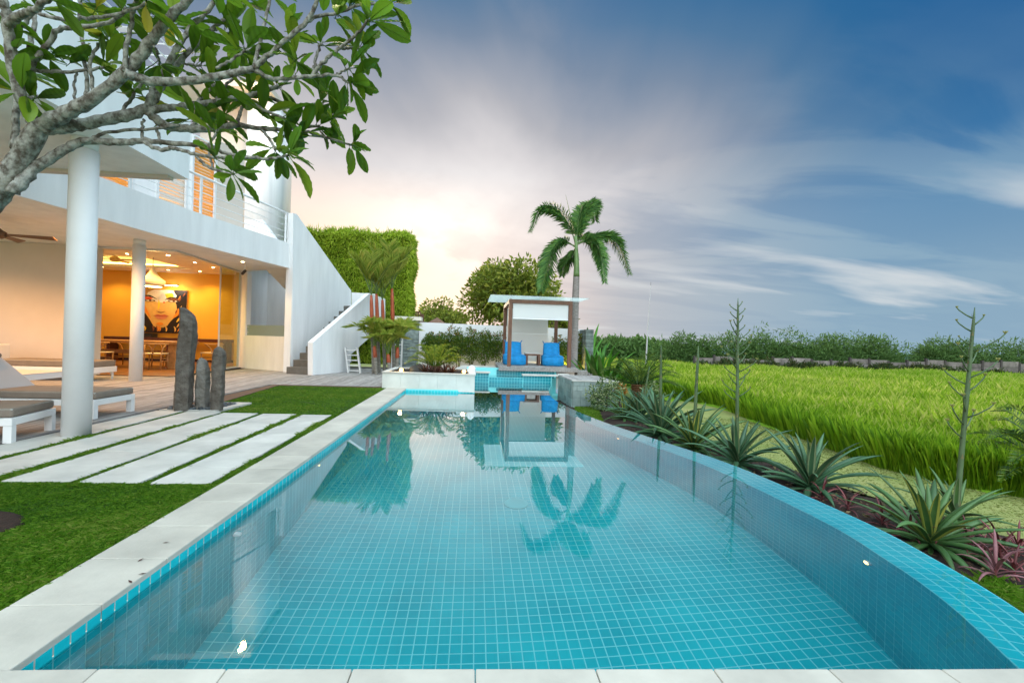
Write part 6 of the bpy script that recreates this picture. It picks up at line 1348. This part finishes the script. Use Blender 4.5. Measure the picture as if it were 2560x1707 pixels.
# sun-warm water film etc. need nothing more
# ================================================================== FRANGIPANI over the near left corner
TY = 3.45
fr_t = empty('frangipani_tree', (-3.95, 3.5, 0), 0, 'frangipani tree with thick mottled grey branches and long glossy leaves over the lawn', 'tree'); fr_t.matrix_world = Matrix.Identity(4)
def bp(pts, w0, w1, y0, y1, name='branch', seg=None, start=None):
    """branch through photograph pixels at distances y0..y1, widths in pixels"""
    n_ = len(pts); P_ = [D(px, py, y0+(y1-y0)*k/(n_-1)) for k, (px, py) in enumerate(pts)]
    if start is not None: P_ = [start]+P_
    m_ = max(8, len(P_)*5); S_ = spline(P_, m_); g_ = np.random.default_rng(abs(int(pts[0][0]*7+pts[-1][1]))+1); yy = S_[:, 1]
    rr = .68*np.linspace(w0, w1, m_)/2*yy/FPX*(1+g_.normal(0, .045, m_)); S_ = S_+g_.normal(0, .0035, S_.shape)
    MB().tube(S_, rr, 10).build(name, bark_grey, fr_t, smooth=True); return S_
base_pt = np.array([-3.95, 3.5, -.05])
tips = []
tk = bp([(-170, 760), (-90, 600), (-30, 512), (22, 447), (66, 372), (104, 312)], 84, 60, 3.5, 3.4, 'trunk', start=base_pt)
def B(pts, w0, w1, y0, y1, leafy=True):
    S_ = bp(pts, w0, w1, y0, y1)
    if leafy: tips.append((S_[-1], unit(S_[-1]-S_[-4])))
    return S_
B([(100, 318), (160, 285), (218, 254), (309, 185), (364, 120), (418, 54), (469, 0), (520, -60)], 50, 22, 3.4, 3.15)
B([(312, 186), (345, 195), (382, 204), (473, 202), (560, 188), (637, 172)], 34, 22, 3.24, 3.4, False)
B([(634, 172), (660, 148), (694, 118), (764, 57), (796, 0), (815, -45)], 20, 12, 3.4, 3.3)
B([(764, 57), (790, 42), (831, 35), (904, 13), (985, 8)], 13, 8, 3.34, 3.5)
B([(635, 168), (650, 110), (662, 60), (676, -10)], 15, 10, 3.4, 3.6)
B([(636, 174), (665, 192), (694, 198), (783, 191), (841, 188), (879, 214)], 17, 9, 3.4, 3.5)
B([(780, 191), (800, 165), (821, 143), (860, 112), (896, 83), (922, 50)], 15, 9, 3.47, 3.35)
B([(783, 190), (788, 150), (804, 105)], 12, 8, 3.47, 3.6); B([(855, 121), (880, 121), (913, 121)], 9, 8, 3.42, 3.5)
B([(843, 188), (858, 178), (873, 172)], 9, 7, 3.5, 3.45)
B([(108, 322), (160, 318), (218, 309), (309, 291), (371, 273)], 42, 34, 3.4, 3.6, False)
B([(371, 272), (380, 240), (389, 218), (436, 134), (469, 80), (523, 22), (560, -25)], 27, 14, 3.6, 3.75)
B([(376, 268), (400, 230), (429, 174), (509, 94), (560, 50), (618, 0)], 20, 12, 3.6, 3.9); B([(509, 94), (540, 75), (570, 85)], 9, 7, 3.8, 3.9)
B([(371, 276), (420, 272), (473, 265), (560, 250), (608, 242), (652, 233), (700, 215)], 26, 13, 3.6, 3.9); B([(640, 238), (671, 245), (735, 263), (808, 259)], 13, 9, 3.85, 4.0)
B([(600, 246), (630, 258), (656, 274), (712, 300)], 14, 9, 3.83, 3.8); B([(690, 222), (720, 200), (740, 190)], 10, 8, 3.9, 4.1)
B([(374, 280), (392, 300), (418, 316), (473, 323), (540, 320), (596, 311)], 30, 22, 3.6, 3.75, False); B([(594, 312), (656, 322), (735, 322), (798, 315)], 17, 9, 3.75, 4.0); B([(735, 323), (780, 335), (825, 347), (882, 364)], 12, 7, 3.95, 4.0)
B([(594, 310), (600, 285), (610, 262), (622, 240)], 13, 8, 3.75, 3.9); B([(655, 325), (675, 350), (690, 375)], 10, 8, 3.8, 3.75); B([(690, 374), (700, 365), (708, 340)], 8, 7, 3.78, 3.9)
B([(33, 480), (60, 450), (91, 418), (156, 378), (203, 356), (291, 356), (363, 352)], 40, 20, 3.4, 3.6, False); B([(362, 352), (473, 362), (527, 367), (582, 389), (640, 394)], 17, 10, 3.6, 3.5, False)
B([(640, 393), (668, 397), (722, 389)], 10, 8, 3.5, 3.45); B([(362, 355), (400, 374), (436, 371), (473, 382), (538, 393), (640, 395)], 15, 10, 3.58, 3.5, False)
B([(488, 390), (521, 417), (555, 430), (585, 437)], 11, 8, 3.54, 3.4); B([(524, 378), (526, 400), (532, 418)], 9, 7, 3.55, 3.5, False); B([(520, 366), (532, 348), (545, 325)], 10, 7, 3.55, 3.6)
B([(357, 350), (355, 320), (358, 298)], 10, 8, 3.6, 3.62, False); B([(205, 355), (240, 342), (276, 331), (400, 320), (450, 312)], 12, 9, 3.5, 3.65, False); B([(392, 325), (398, 345), (402, 362)], 10, 8, 3.65, 3.6, False)
B([(98, 318), (75, 290), (44, 218), (25, 109), (15, 36), (0, -10)], 40, 26, 3.4, 3.2, False)
B([(40, 205), (60, 190), (69, 175), (76, 109), (87, 47), (95, 20)], 20, 11, 3.35, 3.5); B([(60, 192), (85, 155), (109, 124), (149, 76), (200, 69), (276, 55), (318, 20)], 20, 11, 3.34, 3.3)
B([(60, 70), (84, 33), (145, 49), (225, 47), (291, 36), (366, 12)], 14, 10, 3.25, 3.1); B([(20, 60), (50, 38), (91, 22), (130, -10)], 28, 16, 3.22, 3.0); B([(70, 180), (100, 178), (145, 180), (213, 178), (260, 168)], 13, 9, 3.34, 3.5)
B([(38, 372), (40, 291), (42, 233), (30, 170)], 22, 15, 3.5, 3.65); B([(218, 250), (215, 182), (204, 91), (200, 0)], 13, 10, 3.45, 3.7); B([(309, 178), (318, 110), (330, 50), (342, -10)], 16, 11, 3.24, 3.2); B([(236, 238), (225, 170), (240, 120), (268, 90)], 12, 8, 3.4, 3.6)
B([(190, 268), (185, 220), (190, 180)], 9, 7, 3.45, 3.6, False); B([(300, 293), (330, 240), (360, 200)], 12, 9, 3.58, 3.75); B([(430, 172), (455, 160), (500, 165)], 9, 8, 3.7, 3.8); B([(385, 115), (392, 130), (400, 160)], 8, 7, 3.2, 3.5); B([(90, 240), (70, 245), (40, 225)], 10, 8, 3.4, 3.3)
B([(480, 270), (510, 240), (540, 205)], 12, 8, 3.7, 3.8); B([(540, 252), (560, 220), (590, 190)], 11, 8, 3.78, 3.9); B([(470, 322), (500, 300), (525, 275)], 10, 7, 3.7, 3.8); B([(610, 130), (625, 128), (612, 122)], 9, 8, 3.5, 3.6)
B([(540, 170), (580, 150), (612, 125)], 10, 8, 3.4, 3.5)
# extra whorls where side twigs end
for px, py, y in ((90, 245, 3.45), (120, 130, 3.4), (270, 100, 3.55), (330, 230, 3.7), (430, 60, 3.7), (720, 95, 3.5), (850, 40, 3.45), (880, 12, 3.5), (660, 285, 3.85), (560, 290, 3.8), (480, 300, 3.75), (545, 395, 3.5), (760, 330, 3.95), (835, 300, 3.9), (740, 150, 3.5), (575, 60, 3.8), (470, 130, 3.75), (380, 40, 3.3), (240, 20, 3.4), (160, 150, 3.5), (50, 130, 3.35), (815, 225, 3.8)):
    p = D(px, py, y); tips.append((p, unit(np.array([random.uniform(-.5, .8), random.uniform(-.5, .5), random.uniform(.1, .8)]))))
# leaf: blade with a raised midrib and drooping tip, along +x
def leaf_mesh(seed, fold, bend):
    g_ = random.Random(seed); vs = []; fs = []; n_ = 12
    for i in range(n_+1):
        u_ = i/n_; w_ = .5*.36*(sin(pi*min(1, u_*.94+.03))**.75)*(.80+.55*u_)*(1 if u_ < .97 else .35); x = u_; z = -bend*u_*u_
        if i == n_: w_ = .004
        for o_ in (-1, -.5, 0, .5, 1): vs.append((x, o_*w_, z+fold*abs(o_)*w_+.012*sin(u_*40)*abs(o_)*(1 if abs(o_) > .9 else .3)))
    for i in range(n_):
        for k in range(4): a = i*5+k; fs.append((a, a+1, a+6, a+5))
    mb = MB().add(vs, fs); mb.tube([(-.20, 0, .02), (0, 0, 0), (.5, 0, -bend*.25-.003), (.97, 0, -bend*.94)], [.013, .012, .008, .003], 5); return mb.mesh('leaf', True)
lm_ = bpy.data.materials.new('frangipani_leaf'); lm_.use_nodes = True; t_ = lm_.node_tree; b_ = t_.nodes['Principled BSDF']; lk = t_.links.new
oi = t_.nodes.new('ShaderNodeObjectInfo'); rp = t_.nodes.new('ShaderNodeValToRGB'); e = rp.color_ramp.elements
for _ in range(3): e.new(.5)
for i, (p, c) in enumerate(((0, (.08, .18, .012)), (.4, (.14, .28, .018)), (.75, (.21, .36, .025)), (.95, (.28, .40, .03)), (.985, (.42, .36, .03)))): e[i].position = p; e[i].color = (*c, 1)
lk(oi.outputs['Random'], rp.inputs[0])
tcn = t_.nodes.new('ShaderNodeTexCoord'); wv = t_.nodes.new('ShaderNodeTexWave'); wv.inputs['Scale'].default_value = 9; wv.inputs['Distortion'].default_value = 1.2; mp = t_.nodes.new('ShaderNodeMapping'); lk(tcn.outputs['Object'], mp.inputs[0]); lk(mp.outputs[0], wv.inputs[0])
mx_ = t_.nodes.new('ShaderNodeMix'); mx_.data_type = 'RGBA'; mx_.blend_type = 'MULTIPLY'; mx_.inputs[0].default_value = .22; lk(rp.outputs[0], mx_.inputs[6]); lk(wv.outputs['Color'], mx_.inputs[7])
lk(mx_.outputs[2], b_.inputs['Base Color']); b_.inputs['Roughness'].default_value = .38; b_.inputs['Specular IOR Level'].default_value = .4
ts_ = t_.nodes.new('ShaderNodeBsdfTranslucent'); ms_ = t_.nodes.new('ShaderNodeMixShader'); ms_.inputs[0].default_value = .5; lk(mx_.outputs[2], ts_.inputs[0]); lk(b_.outputs[0], ms_.inputs[1]); lk(ts_.outputs[0], ms_.inputs[2]); lk(ms_.outputs[0], t_.nodes['Material Output'].inputs[0])
lms = [leaf_mesh(i, f_, b) for i, (f_, b) in enumerate(((.25, .10), (.35, .22), (.15, .05), (.45, .30), (.3, .16)))]
for m_ in lms: m_.materials.append(lm_)
cands = []
for k, (p, d) in enumerate(tips):
    g_ = random.Random(k+5); a_ = np.cross(d, [0, 0, 1.]); a_ = unit(a_ if np.linalg.norm(a_) > .1 else np.array([1., 0, 0])); b2 = np.cross(d, a_)
    for j in range(8):
        q = 2*pi*j/8*1.618*2+g_.uniform(-.4, .4); sp_ = R(g_.uniform(38, 88)); v = d*cos(sp_)+(a_*cos(q)+b2*sin(q))*sin(sp_); v[2] -= g_.uniform(-.1, .35); v = unit(v); L_ = g_.uniform(.15, .265)
        s_ = np.cross([0, 0, 1.], v); s_ = unit(s_ if np.linalg.norm(s_) > .05 else a_); n_ = np.cross(v, s_); tw = g_.uniform(-.7, .7); s2 = s_*cos(tw)+n_*sin(tw); n2 = np.cross(v, s2)
        M_ = Matrix.Identity(4); o3 = p+v*L_*.18+d*g_.uniform(-.05, .01)
        for r_ in range(3): M_[r_][0] = v[r_]*L_; M_[r_][1] = s2[r_]*L_*g_.uniform(.95, .95); M_[r_][2] = n2[r_]*L_; M_[r_][3] = o3[r_]
        c_ = o3+v*L_*.5-_C; kk_ = c_@_F; px = 1280+FPX*(c_@_r)/kk_; py = 853.5-FPX*(c_@_u)/kk_; cands.append(((px > -60) and (py > -60), j, k, M_, (j*7+k) % 5))
vis = [c for c in cands if c[0]]; rest = [c for c in cands if not c[0]]
vis.sort(key=lambda c: (c[1], c[2]))
for c in vis[:300]:
    o = bpy.data.objects.new('leaf', lms[c[4]]); COL.objects.link(o); o.parent = fr_t; o.matrix_world = c[3]
jm = MB()
for c in vis[300:]+rest[:60]:
    me = lms[c[4]]; jm.add([tuple(c[3] @ v.co) for v in me.vertices], [tuple(p.vertices) for p in me.polygons])
if jm.v: tag(jm.build('leaf_mass', lm_, fr_t, smooth=True), kind='stuff')
# dark mulch at the foot of the tree
MB().lathe([(.62, 0), (.55, .035), (.3, .06), (.02, .07)], 26, (-3.93, 3.5, -.035)).build('root_mulch', soil, fr_t, smooth=True)
